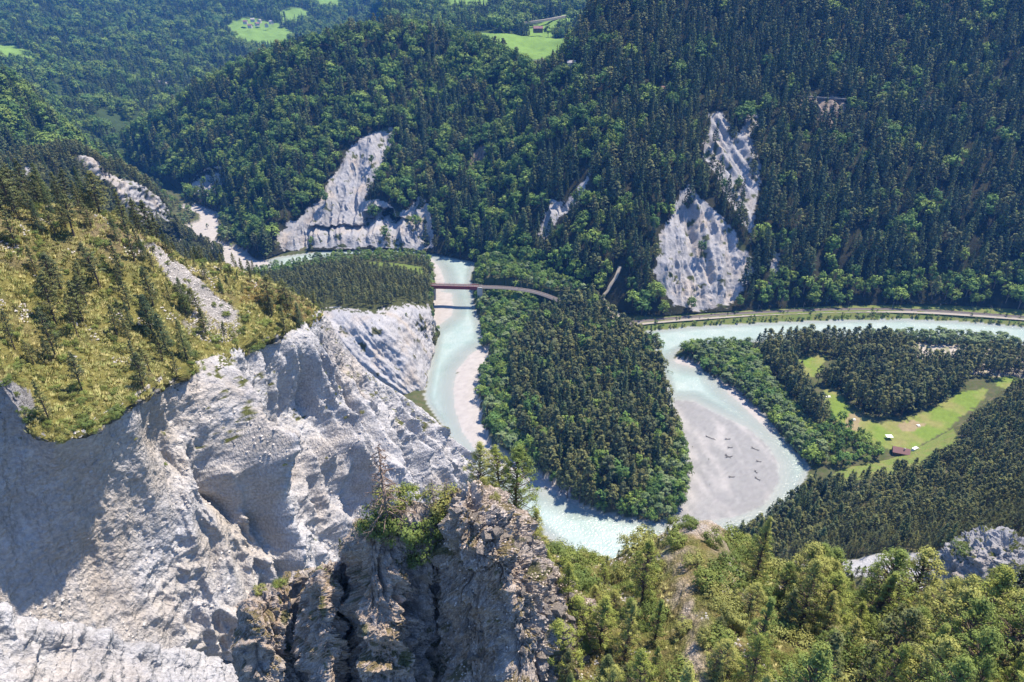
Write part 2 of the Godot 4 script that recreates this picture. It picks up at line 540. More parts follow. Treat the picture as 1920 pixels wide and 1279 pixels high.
func floor_height(x: float, z: float) -> float:
	var j: float = nz.fine.get_noise_2d(x, z)
	for n in BARS:
		if inside(n, x, z):
			var e := edge_distance(n, x, z)
			return 0.06 + minf(0.9, e * 0.045) + 0.10 * j + 0.10 * nz.mid.get_noise_2d(x * 2.0, z * 0.7)
	var d := edge_distance("water", x, z)
	if inside("water", x, z):
		var near := d
		for n in BARS:
			if (boxes[n] as Rect2).grow(14.0).has_point(Vector2(x, z)): near = minf(near, edge_distance(n, x, z) * 0.45)
		return -minf(2.4, 0.16 * near)
	var cap := 4.0
	var rise := 0.45
	if inside("north_bank", x, z): cap = 4.7; rise = 0.5
	if inside("neck", x, z): cap = 19.8; rise = 1.3
	var h := minf(cap, d * rise) + 0.35 * j
	if inside("pine_terrace", x, z): h += 9.0 * smoothstep(0.0, 26.0, edge_distance("pine_terrace", x, z)) + 2.0 * nz.big.get_noise_2d(x, z)
	return h

func ground_y(x: float, z: float) -> float:
	var fx := clampf((x - FX0) / FSTEP, 0.0, FNX - 1.001)
	var fz := clampf((z - FZ0) / FSTEP, 0.0, FNZ - 1.001)
	var i := int(fx)
	var j := int(fz)
	var k := i * (FNZ + 1) + j
	var a := lerpf(floor_h[k], floor_h[k + 1], fz - j)
	var b := lerpf(floor_h[k + FNZ + 1], floor_h[k + FNZ + 2], fz - j)
	return lerpf(a, b, fx - i)

func floor_paint(x: float, z: float, h: float) -> Color:
	var f: float = nz.fine.get_noise_2d(x, z)
	var t: float = nz.tiny.get_noise_2d(x, z)
	var q := Vector2(x + 2.5 * f, z + 2.5 * nz.fine.get_noise_2d(x + 50.0, z))
	var bar := pick(BARS, q.x, q.y)
	if bar == "bar_main":
		var s: float = nz.line.get_noise_2d((x - z * 0.25 + 3.0 * f) / 26.0, z / 120.0) - 0.35 + 0.6 * nz.mid.get_noise_2d(x * 2.0, z * 0.7)
		return Color(0.31, 0.305, 0.30).lerp(Color(0.48, 0.455, 0.435), clampf(0.2 + 0.9 * s, 0.0, 1.0)) * (1.0 + 0.20 * t)
	if bar != "": return Color(0.46, 0.425, 0.40) * (1.0 + 0.16 * f + 0.14 * t)
	if h < 0.05 or inside("water", x, z): return Color(0.40, 0.41, 0.385)
	if inside("dirt_patch", q.x, q.y) or inside("dirt_patch_b", q.x, q.y): return Color(0.33, 0.265, 0.15) * (1.0 + 0.2 * t)
	if pick(["meadow_small", "meadow_main", "meadow_far", "green_strip"], q.x, q.y) != "":
		var g := Color(0.185, 0.26, 0.05).lerp(Color(0.28, 0.26, 0.10), clampf(0.25 + 1.5 * nz.mid.get_noise_2d(x, z), 0.0, 0.9))
		return g * (1.0 + 0.2 * t + 0.15 * f)
	if inside("neck_bare", q.x, q.y): return Color(0.30, 0.26, 0.18).lerp(Color(0.52, 0.48, 0.42), clampf(0.4 + 1.5 * f, 0.0, 1.0))
	if inside("sand_flat", q.x, q.y): return Color(0.50, 0.44, 0.38).lerp(Color(0.20, 0.21, 0.09), clampf(0.2 + 1.6 * f, 0.0, 0.8))
	if inside("north_bank", q.x, q.y): return Color(0.14, 0.20, 0.05).lerp(Color(0.22, 0.21, 0.08), clampf(0.4 + f, 0.0, 1.0))
	return Color(0.085, 0.105, 0.04).lerp(Color(0.14, 0.12, 0.07), clampf(0.3 + f, 0.0, 1.0)) * (1.0 + 0.2 * t)

func build_floor():
	var W := FNZ + 1
	var pos := PackedVector3Array()
	pos.resize((FNX + 1) * W)
	var col := PackedColorArray()
	col.resize(pos.size())
	floor_h.resize(pos.size())
	for i in FNX + 1:
		var x := FX0 + i * FSTEP
		for j in W:
			var z := FZ0 + j * FSTEP
			var h := floor_height(x, z)
			floor_h[i * W + j] = h
			pos[i * W + j] = Vector3(x, h, z)
			col[i * W + j] = floor_paint(x, z, h)
	var idx := PackedInt32Array()
	for i in FNX:
		for j in FNZ:
			var k := i * W + j
			idx.append_array(PackedInt32Array([k, k + W, k + 1, k + 1, k + W, k + W + 1]))
	var nrm := grid_normals(pos, FNX, FNZ)
	var arr := []
	arr.resize(Mesh.ARRAY_MAX)
	arr[Mesh.ARRAY_VERTEX] = pos
	arr[Mesh.ARRAY_NORMAL] = nrm
	arr[Mesh.ARRAY_COLOR] = col
	arr[Mesh.ARRAY_INDEX] = idx
	var m := ArrayMesh.new()
	m.add_surface_from_arrays(Mesh.PRIMITIVE_TRIANGLES, arr)
	tag(put("valley_floor", m, mats.gravel), "", "", "", "structure")
	# the land goes on under the hills and to the horizon
	var pm := PlaneMesh.new()
	pm.size = Vector2(24000, 24000)
	var g := put("ground", pm, flat_material("far_ground", Color(0.07, 0.09, 0.04)))
	g.position = Vector3(0, -12, 0)
	tag(g, "", "", "", "structure")

func build_water():
	var m := StandardMaterial3D.new()
	m.resource_name = "milky_river_water"
	m.vertex_color_use_as_albedo = true
	m.transparency = BaseMaterial3D.TRANSPARENCY_ALPHA
	m.roughness = 0.22
	m.metallic_specular = 0.5
	m.uv1_triplanar = true
	m.uv1_world_triplanar = true
	m.uv1_scale = Vector3.ONE / 26.0
	m.heightmap_enabled = true
	m.heightmap_texture = tex(0.02, 6, Color(0, 0, 0), Color(1, 1, 1), 71)
	m.heightmap_scale = 30.0
	m.albedo_texture = tex(0.009, 5, Color(0.95, 0.96, 0.96), Color(1, 1, 1), 73)
	var W := FNZ + 1
	var pos := PackedVector3Array()
	var col := PackedColorArray()
	var nrm := PackedVector3Array()
	var idx := PackedInt32Array()
	var seen := {}
	for i in FNX:
		for j in FNZ:
			var k := i * W + j
			if minf(minf(floor_h[k], floor_h[k + 1]), minf(floor_h[k + W], floor_h[k + W + 1])) > 0.02: continue
			var c := []
			for q in [k, k + 1, k + W, k + W + 1]:
				if not seen.has(q):
					seen[q] = pos.size()
					var x: float = FX0 + int(q / W) * FSTEP
					var z: float = FZ0 + (q % W) * FSTEP
					var depth := maxf(0.0, -floor_h[q])
					var s: float = nz.mid.get_noise_2d(x * 0.9, z * 0.9)
					pos.append(Vector3(x, 0.0, z))
					nrm.append(Vector3.UP)
					s += 0.7 * nz.fine.get_noise_2d(x * 0.5, z * 0.5)
					col.append(Color(0.325 + 0.05 * s, 0.388 + 0.035 * s, 0.355 + 0.035 * s, clampf(0.12 + depth * 0.62, 0.0, 0.96)))
				c.append(seen[q])
			idx.append_array(PackedInt32Array([c[0], c[2], c[1], c[1], c[2], c[3]]))
	var arr := []
	arr.resize(Mesh.ARRAY_MAX)
	arr[Mesh.ARRAY_VERTEX] = pos
	arr[Mesh.ARRAY_NORMAL] = nrm
	arr[Mesh.ARRAY_COLOR] = col
	arr[Mesh.ARRAY_INDEX] = idx
	var mesh := ArrayMesh.new()
	mesh.add_surface_from_arrays(Mesh.PRIMITIVE_TRIANGLES, arr)
	tag(put("river", mesh, m), "", "", "", "structure")

# ------------------------------------------------------------------ building blocks
class Shape:
	var v := PackedVector3Array()
	var n := PackedVector3Array()
	var c := PackedColorArray()
	var tint := Color(1, 1, 1)
	func tri(a: Vector3, b: Vector3, d: Vector3, na: Vector3, nb: Vector3, nd: Vector3):
		v.append(a); v.append(b); v.append(d)
		n.append(na); n.append(nb); n.append(nd)
		c.append(tint); c.append(tint); c.append(tint)
	func flat(a: Vector3, b: Vector3, d: Vector3):
		var q := (d - a).cross(b - a).normalized()
		tri(a, b, d, q, q, q)
	func quad(a: Vector3, b: Vector3, d: Vector3, e: Vector3):
		flat(a, b, d)
		flat(a, d, e)
	# a leaf face turned so that its front looks along out
	func leaf(a: Vector3, b: Vector3, d: Vector3, out: Vector3, soft: float):
		var q := (d - a).cross(b - a).normalized()
		if q.dot(out) < 0.0:
			q = -q
			var s := b
			b = d
			d = s
		q = (q * (1.0 - soft) + out * soft).normalized()
		tri(a, b, d, q, q, q)
	func box(lo: Vector3, hi: Vector3):
		box_at(Transform3D(Basis(), (lo + hi) * 0.5), hi - lo)
	func box_at(t: Transform3D, size: Vector3):
		var s := size * 0.5
		var p := []
		for x in [-1, 1]:
			for y in [-1, 1]:
				for z in [-1, 1]:
					p.append(t * Vector3(s.x * x, s.y * y, s.z * z))
		quad(p[0], p[1], p[3], p[2]); quad(p[4], p[6], p[7], p[5])
		quad(p[0], p[4], p[5], p[1]); quad(p[2], p[3], p[7], p[6])
		quad(p[0], p[2], p[6], p[4]); quad(p[1], p[5], p[7], p[3])
	func beam(a: Vector3, b: Vector3, w: float, h: float):
		var d := b - a
		var f := d.normalized()
		var s := f.cross(Vector3.UP).normalized() if absf(f.y) < 0.95 else Vector3.RIGHT
		var t := Transform3D(Basis(s, s.cross(f).normalized() * -1.0, f), (a + b) * 0.5)
		box_at(t, Vector3(w, h, d.length()))
	func tube(a: Vector3, b: Vector3, ra: float, rb: float, sides := 6):
		var f := (b - a).normalized()
		var s := f.cross(Vector3(0.31, 0.1, 0.94)).normalized()
		var u := f.cross(s)
		for k in sides:
			var t0 := TAU * k / sides
			var t1 := TAU * (k + 1) / sides
			var d0 := s * cos(t0) + u * sin(t0)
			var d1 := s * cos(t1) + u * sin(t1)
			tri(a + d0 * ra, b + d0 * rb, b + d1 * rb, d0, d0, d1)
			tri(a + d0 * ra, b + d1 * rb, a + d1 * ra, d0, d1, d1)
	func mesh(into: ArrayMesh = null) -> ArrayMesh:
		var arr := []
		arr.resize(Mesh.ARRAY_MAX)
		arr[Mesh.ARRAY_VERTEX] = v
		arr[Mesh.ARRAY_NORMAL] = n
		arr[Mesh.ARRAY_COLOR] = c
		var m := into if into != null else ArrayMesh.new()
		m.add_surface_from_arrays(Mesh.PRIMITIVE_TRIANGLES, arr)
		return m

func line_points(called: String, step: float) -> PackedVector3Array:
	var a: Array = LINES[called]
	var p := PackedVector3Array()
	for k in range(0, a.size(), 3): p.append(Vector3(a[k], a[k + 1], a[k + 2]))
	var out := PackedVector3Array()
	for k in p.size() - 1:
		var n := maxi(1, int(p[k].distance_to(p[k + 1]) / step))
		for s in n: out.append(p[k].cubic_interpolate(p[k + 1], p[maxi(k - 1, 0)], p[mini(k + 2, p.size() - 1)], float(s) / n))
	out.append(p[p.size() - 1])
	return out

func ribbon(p: PackedVector3Array, section: Array) -> Shape:
	# section: [side offset, height] pairs swept along the line
	var s := Shape.new()
	var prev := []
	for k in p.size():
		var f := (p[mini(k + 1, p.size() - 1)] - p[maxi(k - 1, 0)]).normalized()
		var r := f.cross(Vector3.UP).normalized()
		var cur := []
		for q in section: cur.append(p[k] + r * q[0] + Vector3.UP * q[1])
		if prev.size() > 0:
			for i in section.size() - 1: s.quad(prev[i], cur[i], cur[i + 1], prev[i + 1])
		prev = cur
	return s

# ------------------------------------------------------------------ railway and bridge
func build_railway():
	mats.ballast = ground_material("ballast", 3.0, 0.05, 0.95, 81, 0.4)
	mats.ballast.vertex_color_use_as_albedo = false
	mats.ballast.albedo_color = Color(0.25, 0.22, 0.20).linear_to_srgb()
	mats.rail = flat_material("rail_steel", Color(0.22, 0.16, 0.13), 0.5, 0.5)
	mats.sleeper = flat_material("sleeper", Color(0.16, 0.13, 0.11))
	mats.track_dirt = flat_material("track_dirt", Color(0.27, 0.24, 0.20), 0.95)
	mats.red_paint = flat_material("rust_red_paint", Color(0.20, 0.045, 0.040), 0.6)
	mats.pale_steel = flat_material("pale_railing", Color(0.42, 0.33, 0.30), 0.6)
	mats.concrete = flat_material("concrete", Color(0.42, 0.40, 0.37), 0.9)
	mats.asphalt = flat_material("asphalt", Color(0.13, 0.13, 0.13), 0.9)
	mats.mast = flat_material("mast_steel", Color(0.20, 0.20, 0.19), 0.6)
	for name in ["rail_east", "rail_neck", "rail_west"]:
		var p := line_points(name, 4.0)
		var o := Node3D.new()
		o.name = numbered("railway_track")
		add_child(o)
		tag(o, "", "", "", "structure")
		put("ballast", ribbon(p, [[-3.4, -1.2], [-1.8, 0.0], [1.8, 0.0], [3.4, -1.2]]).mesh(), mats.ballast, o)
		for s in [-0.5, 0.5]:
			put("rail", ribbon(p, [[s - 0.05, 0.1], [s - 0.05, 0.32], [s + 0.05, 0.32], [s + 0.05, 0.1]]).mesh(), mats.rail, o)
		var sl := Shape.new()
		var fine := line_points(name, 0.9)
		for k in fine.size() - 1:
			var f := (fine[k + 1] - fine[k]).normalized()
			var r := f.cross(Vector3.UP).normalized()
			sl.box_at(Transform3D(Basis(r, Vector3.UP, -f), fine[k] + Vector3.UP * 0.06), Vector3(1.9, 0.16, 0.24))
		tag(put("sleeper", sl.mesh(), mats.sleeper, o), "", "", "", "stuff")
		if name == "rail_east":
			var dirt := ribbon(p, [[2.6, -0.6], [6.2, -0.9]])
			tag(put("service_path", dirt.mesh(), mats.track_dirt), "", "", "", "structure")
		if name != "rail_west":
			var along := 0.0
			var count := 0
			var place := ["where the track leaves the bridge", "on the curve of track below the bushes"] if name == "rail_neck" else ["below the white cliff", "just past the foot of the white cliff", "facing the willows on the far bank", "opposite the tree strip", "at the straight by the river", "beside the river bend", "above the gravel shore", "near the rows of willows", "close to the picture edge", "at the outer end of the line"]
			for k in range(1, p.size()):
				along += p[k].distance_to(p[k - 1])
				if along > 42.0 and count < place.size():
					along = 0.0
					var f := (p[k] - p[k - 1]).normalized()
					var r := f.cross(Vector3.UP).normalized()
					var t := thing("catenary_mast", p[k] - r * 2.6 - Vector3.UP * 0.6, "thin grey overhead line mast beside the railway, " + place[count], "mast", "masts along the railway")
					var q := Shape.new()
					q.tube(Vector3.ZERO, Vector3.UP * 7.5, 0.16, 0.11, 6)
					put("pole", q.mesh(), mats.mast, t)
					q = Shape.new()
					q.beam(Vector3.UP * 6.6, Vector3.UP * 6.9 + r * 2.8, 0.09, 0.09)
					q.beam(Vector3.UP * 5.6, Vector3.UP * 6.8 + r * 2.4, 0.07, 0.07)
					put("bracket", q.mesh(), mats.mast, t)
					count += 1
	# dirt path on the neck of the peninsula
	var path := line_points("neck_path", 3.0)
	for k in path.size(): path[k].y = maxf(path[k].y, ground_y(path[k].x, path[k].z) + 0.15)
	mats.path = ground_material("path_gravel", 5.0, 0.05, 0.95, 91, 0.3)
	mats.path.vertex_color_use_as_albedo = false
	mats.path.albedo_color = Color(0.52, 0.45, 0.36).linear_to_srgb()
	tag(put("path", ribbon(path, [[-1.9, -0.8], [-1.3, 0.2], [1.3, 0.2], [1.9, -0.8]]).mesh(), mats.path), "", "", "", "structure")
	var road := line_points("road", 6.0)
	for k in road.size(): road[k] += Vector3(0, 3.0, 4.0)
	tag(put("forest_road", ribbon(road, [[-1.9, -1.0], [-1.6, 0.1], [1.6, 0.1], [1.9, -1.0]]).mesh(), mats.asphalt), "", "", "", "structure")
	var ur := line_points("upland_road", 8.0)
	for k in ur.size(): ur[k] += Vector3(0, 7.0, 0)
	tag(put("upland_road", ribbon(ur, [[-3.2, -4.0], [-2.6, 0.1], [2.6, 0.1], [3.2, -4.0]]).mesh(), mats.track_dirt), "", "", "", "structure")
	# bridge
	var a: Array = LINES["bridge"]
	var A := Vector3(a[0], a[1], a[2])
	var B := Vector3(a[3], a[4], a[5])
	var f := (B - A).normalized()
	var side := f.cross(Vector3.UP).normalized()
	var length := A.distance_to(B)
	var br := thing("railway_bridge", A, "rust red steel girder railway bridge across the turquoise river", "bridge")
	br.basis = Basis(side, Vector3.UP, -f)
	var s := Shape.new()
	s.box(Vector3(-2.2, -0.45, -length - 2.0), Vector3(2.2, -0.1, 2.0))
	put("deck", s.mesh(), mats.ballast, br)
	for x in [-0.5, 0.5]:
		s = Shape.new()
		s.box(Vector3(x - 0.05, -0.1, -length - 2.0), Vector3(x + 0.05, 0.2, 2.0))
		put("rail", s.mesh(), mats.rail, br)
	var panels := 12
	for x in [-2.4, 2.4]:
		s = Shape.new()
		s.box(Vector3(x - 0.22, -3.3, -length), Vector3(x + 0.22, -2.9, 0.0))
		s.box(Vector3(x - 0.28, -0.5, -length), Vector3(x + 0.28, 0.1, 0.0))
		put("chord", s.mesh(), mats.red_paint, br)
		s = Shape.new()
		s.box(Vector3(x - 0.06, -2.9, -length), Vector3(x + 0.06, -0.5, 0.0))
		put("girder_web", s.mesh(), mats.red_paint, br)
		for k in panels + 1:
			s = Shape.new()
			var z: float = -length * k / panels
			s.box(Vector3(x - 0.18, -2.9, z - 0.14), Vector3(x + 0.18, -0.5, z + 0.14))
			put("stiffener", s.mesh(), mats.red_paint, br)
		s = Shape.new()
		s.box(Vector3(x - 0.06, 1.2, -length), Vector3(x + 0.06, 1.32, 0.0))
		s.box(Vector3(x - 0.05, 0.65, -length), Vector3(x + 0.05, 0.74, 0.0))
		put("handrail", s.mesh(), mats.pale_steel, br)
		for k in panels + 1:
			s = Shape.new()
			var z: float = -length * k / panels
			s.box(Vector3(x - 0.06, 0.1, z - 0.06), Vector3(x + 0.06, 1.2, z + 0.06))
			put("railing_post", s.mesh(), mats.red_paint, br)
	for z in [1.5, -length - 1.5]:
		s = Shape.new()
		s.box(Vector3(-3.2, -16.0, z - 2.5), Vector3(3.2, -0.46, z + 2.5))
		put("abutment", s.mesh(), mats.concrete, br)
	s = Shape.new()
	s.box(Vector3(-2.6, -16.0, -length * 0.24 - 1.1), Vector3(2.6, -3.3, -length * 0.24 + 1.1))
	put("pier", s.mesh(), mats.concrete, br)

# ------------------------------------------------------------------ houses and small things
func house(called: String, at: Vector3, turn: float, size: Vector3, wall: Material, roof: Material, label: String, group := ""):
	var t := thing(called, at, label, "house", group)
	t.rotation.y = turn
	var x := size.x * 0.5
	var z := size.z * 0.5
	var h := size.y
	var rise := size.z * 0.32
	var s := Shape.new()
	s.box(Vector3(-x, -2.0, -z), Vector3(x, h, z))
	for q in [-1.0, 1.0]:
		s.flat(Vector3(x * q, h, -z), Vector3(x * q, h + rise, 0), Vector3(x * q, h, z))
	put("wall", s.mesh(), wall, t)
	var o := 0.7
	s = Shape.new()
	for q in [-1.0, 1.0]:
		var lo := Vector3(0, h - rise * o / z, (z + o) * q)
		var hi := Vector3(0, h + rise, 0)
		var d := Vector3(0, 0.18, 0)
		var e := Vector3(x + o, 0, 0)
		s.quad(lo - e + d, hi - e + d, hi + e + d, lo + e + d)
		s.quad(lo - e, lo + e, hi + e, hi - e)
		s.quad(lo - e, lo - e + d, lo + e + d, lo + e)
		for w in [-1.0, 1.0]: s.quad(lo + e * w, hi + e * w, hi + e * w + d, lo + e * w + d)
	var r := put("roof", s.mesh(), roof, t)
	s = Shape.new()
	s.box(Vector3(x * 0.3, h + rise * 0.4, -0.35 + z * 0.3), Vector3(x * 0.3 + 0.7, h + rise + 0.8, 0.35 + z * 0.3))
	put("chimney", s.mesh(), mats.concrete, r)
	for k in 3:
		s = Shape.new()
		var cx := -x + size.x * (k + 0.5) / 3.0
		s.box(Vector3(cx - 0.55, h * 0.42, z), Vector3(cx + 0.55, h * 0.42 + 1.2, z + 0.05))
		put("window", s.mesh(), mats.pane, t)
	s = Shape.new()
	s.box(Vector3(x, 0.0, -0.5), Vector3(x + 0.06, 2.0, 0.5))
	put("door", s.mesh(), mats.wood, t)
	return t

func build_houses():
	mats.wood = flat_material("dark_wood", Color(0.12, 0.075, 0.05), 0.85)
	mats.white_wall = flat_material("white_render", Color(0.46, 0.43, 0.39), 0.9)
	mats.red_roof = ground_material("red_brown_tiles", 2.0, 0.03, 0.8, 95, 0.35)
	mats.red_roof.vertex_color_use_as_albedo = false
	mats.red_roof.albedo_color = Color(0.30, 0.17, 0.16).linear_to_srgb()
	mats.grey_roof = flat_material("grey_roof", Color(0.28, 0.25, 0.24), 0.8)
	mats.pane = flat_material("window_pane", Color(0.03, 0.04, 0.05), 0.1, 0.5)
	mats.white_paint = flat_material("white_paint", Color(0.72, 0.72, 0.70), 0.5)
	mats.dark_rubber = flat_material("rubber", Color(0.03, 0.03, 0.03), 0.8)
	var g := func(n: String) -> Vector3:
		var p: Vector3 = SPOTS[n]
		return Vector3(p.x, ground_y(p.x, p.z), p.z)
	house("chalet", g.call("chalet"), -0.35, Vector3(9.5, 3.0, 6.5), mats.wood, mats.red_roof, "small wooden chalet with a dull red roof at the meadow edge")
	house("hillside_house", SPOTS["far_house"] + Vector3(0, 0, 4), 0.2, Vector3(8, 3.4, 6), mats.white_wall, mats.red_roof, "red roofed house half hidden in the forest above the white cliff")
	house("forest_building", SPOTS["saddle_house"] + Vector3(0, 1, 5), -0.1, Vector3(9, 3.6, 6), mats.white_wall, mats.grey_roof, "pale building in a clearing on the wooded ridge saddle")
	house("upland_barn", SPOTS["house_a"] + Vector3(0, 6, 0), 0.1, Vector3(17, 6, 11), mats.wood, mats.red_roof, "brown barn at the lower end of the bright upland meadow")
	var where := ["at the upper rim", "beside the topmost house", "in the middle", "on the flat part", "at the lower right end", "at the far right end", "lowest on the slope"]
	for k in 7:
		house("village_house", SPOTS["village_%d" % k] + Vector3(0, 12, 0), 0.5 * k, Vector3(11, 6, 9), mats.white_wall, mats.grey_roof if k % 2 else mats.red_roof, "tiny pale village house in the far hazy meadow, " + where[k], "houses of the far village")
	# white canopy under the round trees
	var t := thing("canopy_tent", g.call("tarp"), "white canopy tent between two round green trees by the meadow", "tent")
	var s := Shape.new()
	for q in [[-2.0, -1.5], [2.0, -1.5], [2.0, 1.5], [-2.0, 1.5]]:
		var sp := Shape.new()
		sp.tube(Vector3(q[0], 0, q[1]), Vector3(q[0], 2.3, q[1]), 0.05, 0.05, 6)
		put("pole", sp.mesh(), mats.mast, t)
	var c := [Vector3(-2.3, 2.2, -1.8), Vector3(2.3, 2.2, -1.8), Vector3(2.3, 2.2, 1.8), Vector3(-2.3, 2.2, 1.8)]
	for k in 4: s.flat(c[k], Vector3(0, 3.4, 0), c[(k + 1) % 4])
	put("canopy", s.mesh(), mats.white_paint, t)
	# camper van
	t = thing("camper_van", g.call("camper"), "white camper van parked beside the chalet on the meadow", "van")
	t.rotation.y = 0.5
	s = Shape.new()
	s.box(Vector3(-2.9, 0.45, -1.05), Vector3(1.6, 2.7, 1.05))
	s.quad(Vector3(1.6, 2.7, -1.05), Vector3(2.3, 1.5, -1.0), Vector3(2.3, 1.5, 1.0), Vector3(1.6, 2.7, 1.05))
	s.box(Vector3(1.6, 0.45, -1.0), Vector3(3.0, 1.5, 1.0))
	put("body", s.mesh(), mats.white_paint, t)
	s = Shape.new()
	s.quad(Vector3(1.70, 2.58, -0.9), Vector3(2.3, 1.56, -0.9), Vector3(2.3, 1.56, 0.9), Vector3(1.70, 2.58, 0.9))
	for k in s.v.size(): s.v[k] += Vector3(0.03, 0.02, 0)
	put("windscreen", s.mesh(), mats.pane, t)
	for q in [[-1.9, -1.0], [-1.9, 1.0], [2.0, -1.0], [2.0, 1.0]]:
		s = Shape.new()
		s.tube(Vector3(q[0], 0.36, q[1] - 0.12), Vector3(q[0], 0.36, q[1] + 0.12), 0.36, 0.36, 12)
		put("wheel", s.mesh(), mats.dark_rubber, t)
	# picnic tables
	var lab := {"table_a": "long pale picnic table at the narrow end of the meadow", "table_b": "small pale table on the bare dirt patch in the meadow", "table_c": "small pale table on the worn grass near the bushes"}
	for n in lab:
		var wide := 4.6 if n == "table_a" else 2.2
		t = thing("picnic_table", g.call(n), lab[n], "table", "picnic tables on the meadow")
		t.rotation.y = 0.15
		s = Shape.new()
		s.box(Vector3(-wide * 0.5, 0.72, -0.45), Vector3(wide * 0.5, 0.80, 0.45))
		put("table_top", s.mesh(), mats.white_paint, t)
		for z in [-0.95, 0.95]:
			s = Shape.new()
			s.box(Vector3(-wide * 0.5, 0.42, z - 0.18), Vector3(wide * 0.5, 0.48, z + 0.18))
			put("bench", s.mesh(), mats.white_paint, t)
		for x in [-wide * 0.38, wide * 0.38]:
			s = Shape.new()
			s.beam(Vector3(x, 0, -0.9), Vector3(x, 0.72, -0.25), 0.1, 0.1)
			s.beam(Vector3(x, 0, 0.9), Vector3(x, 0.72, 0.25), 0.1, 0.1)
			s.beam(Vector3(x, 0.38, -0.95), Vector3(x, 0.38, 0.95), 0.1, 0.08)
			put("leg", s.mesh(), mats.wood, t)

func build_logs():
	mats.driftwood = flat_material("driftwood", Color(0.13, 0.115, 0.10), 0.9)
	var lab := ["highest on the gravel bar, lying aslant", "short and pale edged, right of the topmost log", "short, in the upper middle of the bar", "forked, at the middle of the bar", "long, near the river edge of the bar", "short, below the long log by the water", "stubby, in the right half of the bar", "thin, lowest left of the logs", "slanting, lowest right of the logs", "crossing the forked log at the middle"]
	for k in LOGS.size():
		var l: Array = LOGS[k]
		var a := Vector3(l[0], ground_y(l[0], l[1]) + 0.35, l[1])
		var b := Vector3(l[2], ground_y(l[2], l[3]) + 0.30, l[3])
		var t := thing("driftwood_log", a, "dark driftwood log " + lab[k], "log", "driftwood on the gravel bar")
		var d := b - a
		var s := Shape.new()
		s.tube(Vector3.ZERO, d * 0.5 + Vector3(0, 0.1, 0.15), 0.22, 0.19, 7)
		s.tube(d * 0.5 + Vector3(0, 0.1, 0.15), d, 0.19, 0.10, 7)
		put("stem", s.mesh(), mats.driftwood, t)
		s = Shape.new()
		for q in 5:
			var w := TAU * q / 5.0 + k
			s.tube(Vector3.ZERO, Vector3(cos(w) * 0.9, 0.35 + 0.5 * absf(sin(w * 2.0)), sin(w) * 0.9) - d.normalized() * 0.4, 0.16, 0.05, 5)
		put("root", s.mesh(), mats.driftwood, t)
		s = Shape.new()
		s.tube(d * 0.6, d * 0.8 + Vector3(0.5, 0.9, 0.6), 0.14, 0.05, 5)
		put("branch", s.mesh(), mats.driftwood, t)

# ------------------------------------------------------------------ trees
# A prototype is {crown, trunk, both}: built one unit per metre at the height given in "h".
func clump(s: Shape, at: Vector3, size: Vector3, faces: int, leaf: float, centre: Vector3, soft := 0.55):
	var shade := rng.randf_range(0.68, 1.36)
	s.tint = Color(shade * rng.randf_range(0.92, 1.08), shade, shade * rng.randf_range(0.85, 1.1))
	for k in faces:
		var d := Vector3(rng.randfn(), rng.randfn() * 0.9 + 0.25, rng.randfn()).normalized()
		var r := pow(rng.randf(), 0.45)
		var p := at + d * size * r
		var out := (d + (p - centre).normalized() * 0.6 + Vector3.UP * 0.25).normalized()
		var t := out.cross(Vector3(rng.randfn(), rng.randfn(), rng.randfn())).normalized()
		var b := out.cross(t)
		var tilt := Vector3(rng.randfn(), rng.randfn(), rng.randfn()) * 0.45
		var l := leaf * rng.randf_range(0.6, 1.3)
		s.leaf(p + (t + tilt * 0.4) * l, p + (b * 0.75 + tilt * 0.3) * l, p - (t * 0.7 + b * 0.4) * l, out, soft)

func finish(called: String, kind: String, h: float, crown: Shape, trunk: Shape):
	var both := ArrayMesh.new()
	crown.mesh(both)
	trunk.mesh(both)
	protos[called] = {"h": h, "crown": crown.mesh(), "trunk": trunk.mesh(), "both": both, "kind": kind}

func make_pine(called: String, h: float, wide: float, clumps: int, faces: int, leaf: float, bare: float, kind := "pine", cone := 0.45, lean := 0.0, puff := 1.0):
	# open, lumpy crown on a visible stem
	var c := Shape.new()
	var t := Shape.new()
	var bend := Vector3(lean, 0, rng.randf_range(-0.5, 0.5) * lean)
	var stem := func(y: float) -> Vector3:
		var k := y / h
		return Vector3(0, y, 0) + bend * h * k * k
	for k in 5: t.tube(stem.call(h * k / 5.0), stem.call(h * (k + 1) / 5.0 - 0.02 * h), 0.018 * h * (1.0 - 0.17 * k), 0.018 * h * (1.0 - 0.17 * (k + 1)), 6)
	for k in clumps:
		var f := (k + rng.randf()) / clumps
		var y := h * lerpf(bare, 0.96, f)
		# widest in the lower middle, rounded at the top
		var r := wide * pow(sin(PI * clampf(lerpf(0.22, 1.0, f), 0.0, 1.0)), 0.8) * lerpf(1.0, 1.0 - 0.75 * f, cone)
		var ang := k * 2.4 + rng.randf_range(-0.5, 0.5)
		var reach := r * rng.randf_range(0.35, 0.95)
		var at: Vector3 = stem.call(y) + Vector3(cos(ang), 0, sin(ang)) * reach + Vector3.UP * rng.randf_range(-0.02, 0.03) * h
		var base: Vector3 = stem.call(maxf(y - 0.06 * h, 0.05 * h))
		t.tube(base, at, 0.006 * h, 0.002 * h, 4)
		var sz := wide * puff * rng.randf_range(0.28, 0.46) * lerpf(1.0, 0.7, f)
		clump(c, at, Vector3(sz, sz * 0.62, sz), faces, leaf, stem.call(y - 0.05 * h))
	clump(c, stem.call(h * 0.95), Vector3(wide * 0.22, h * 0.05, wide * 0.22), faces, leaf * 0.9, stem.call(h * 0.85))
	finish(called, kind, h, c, t)

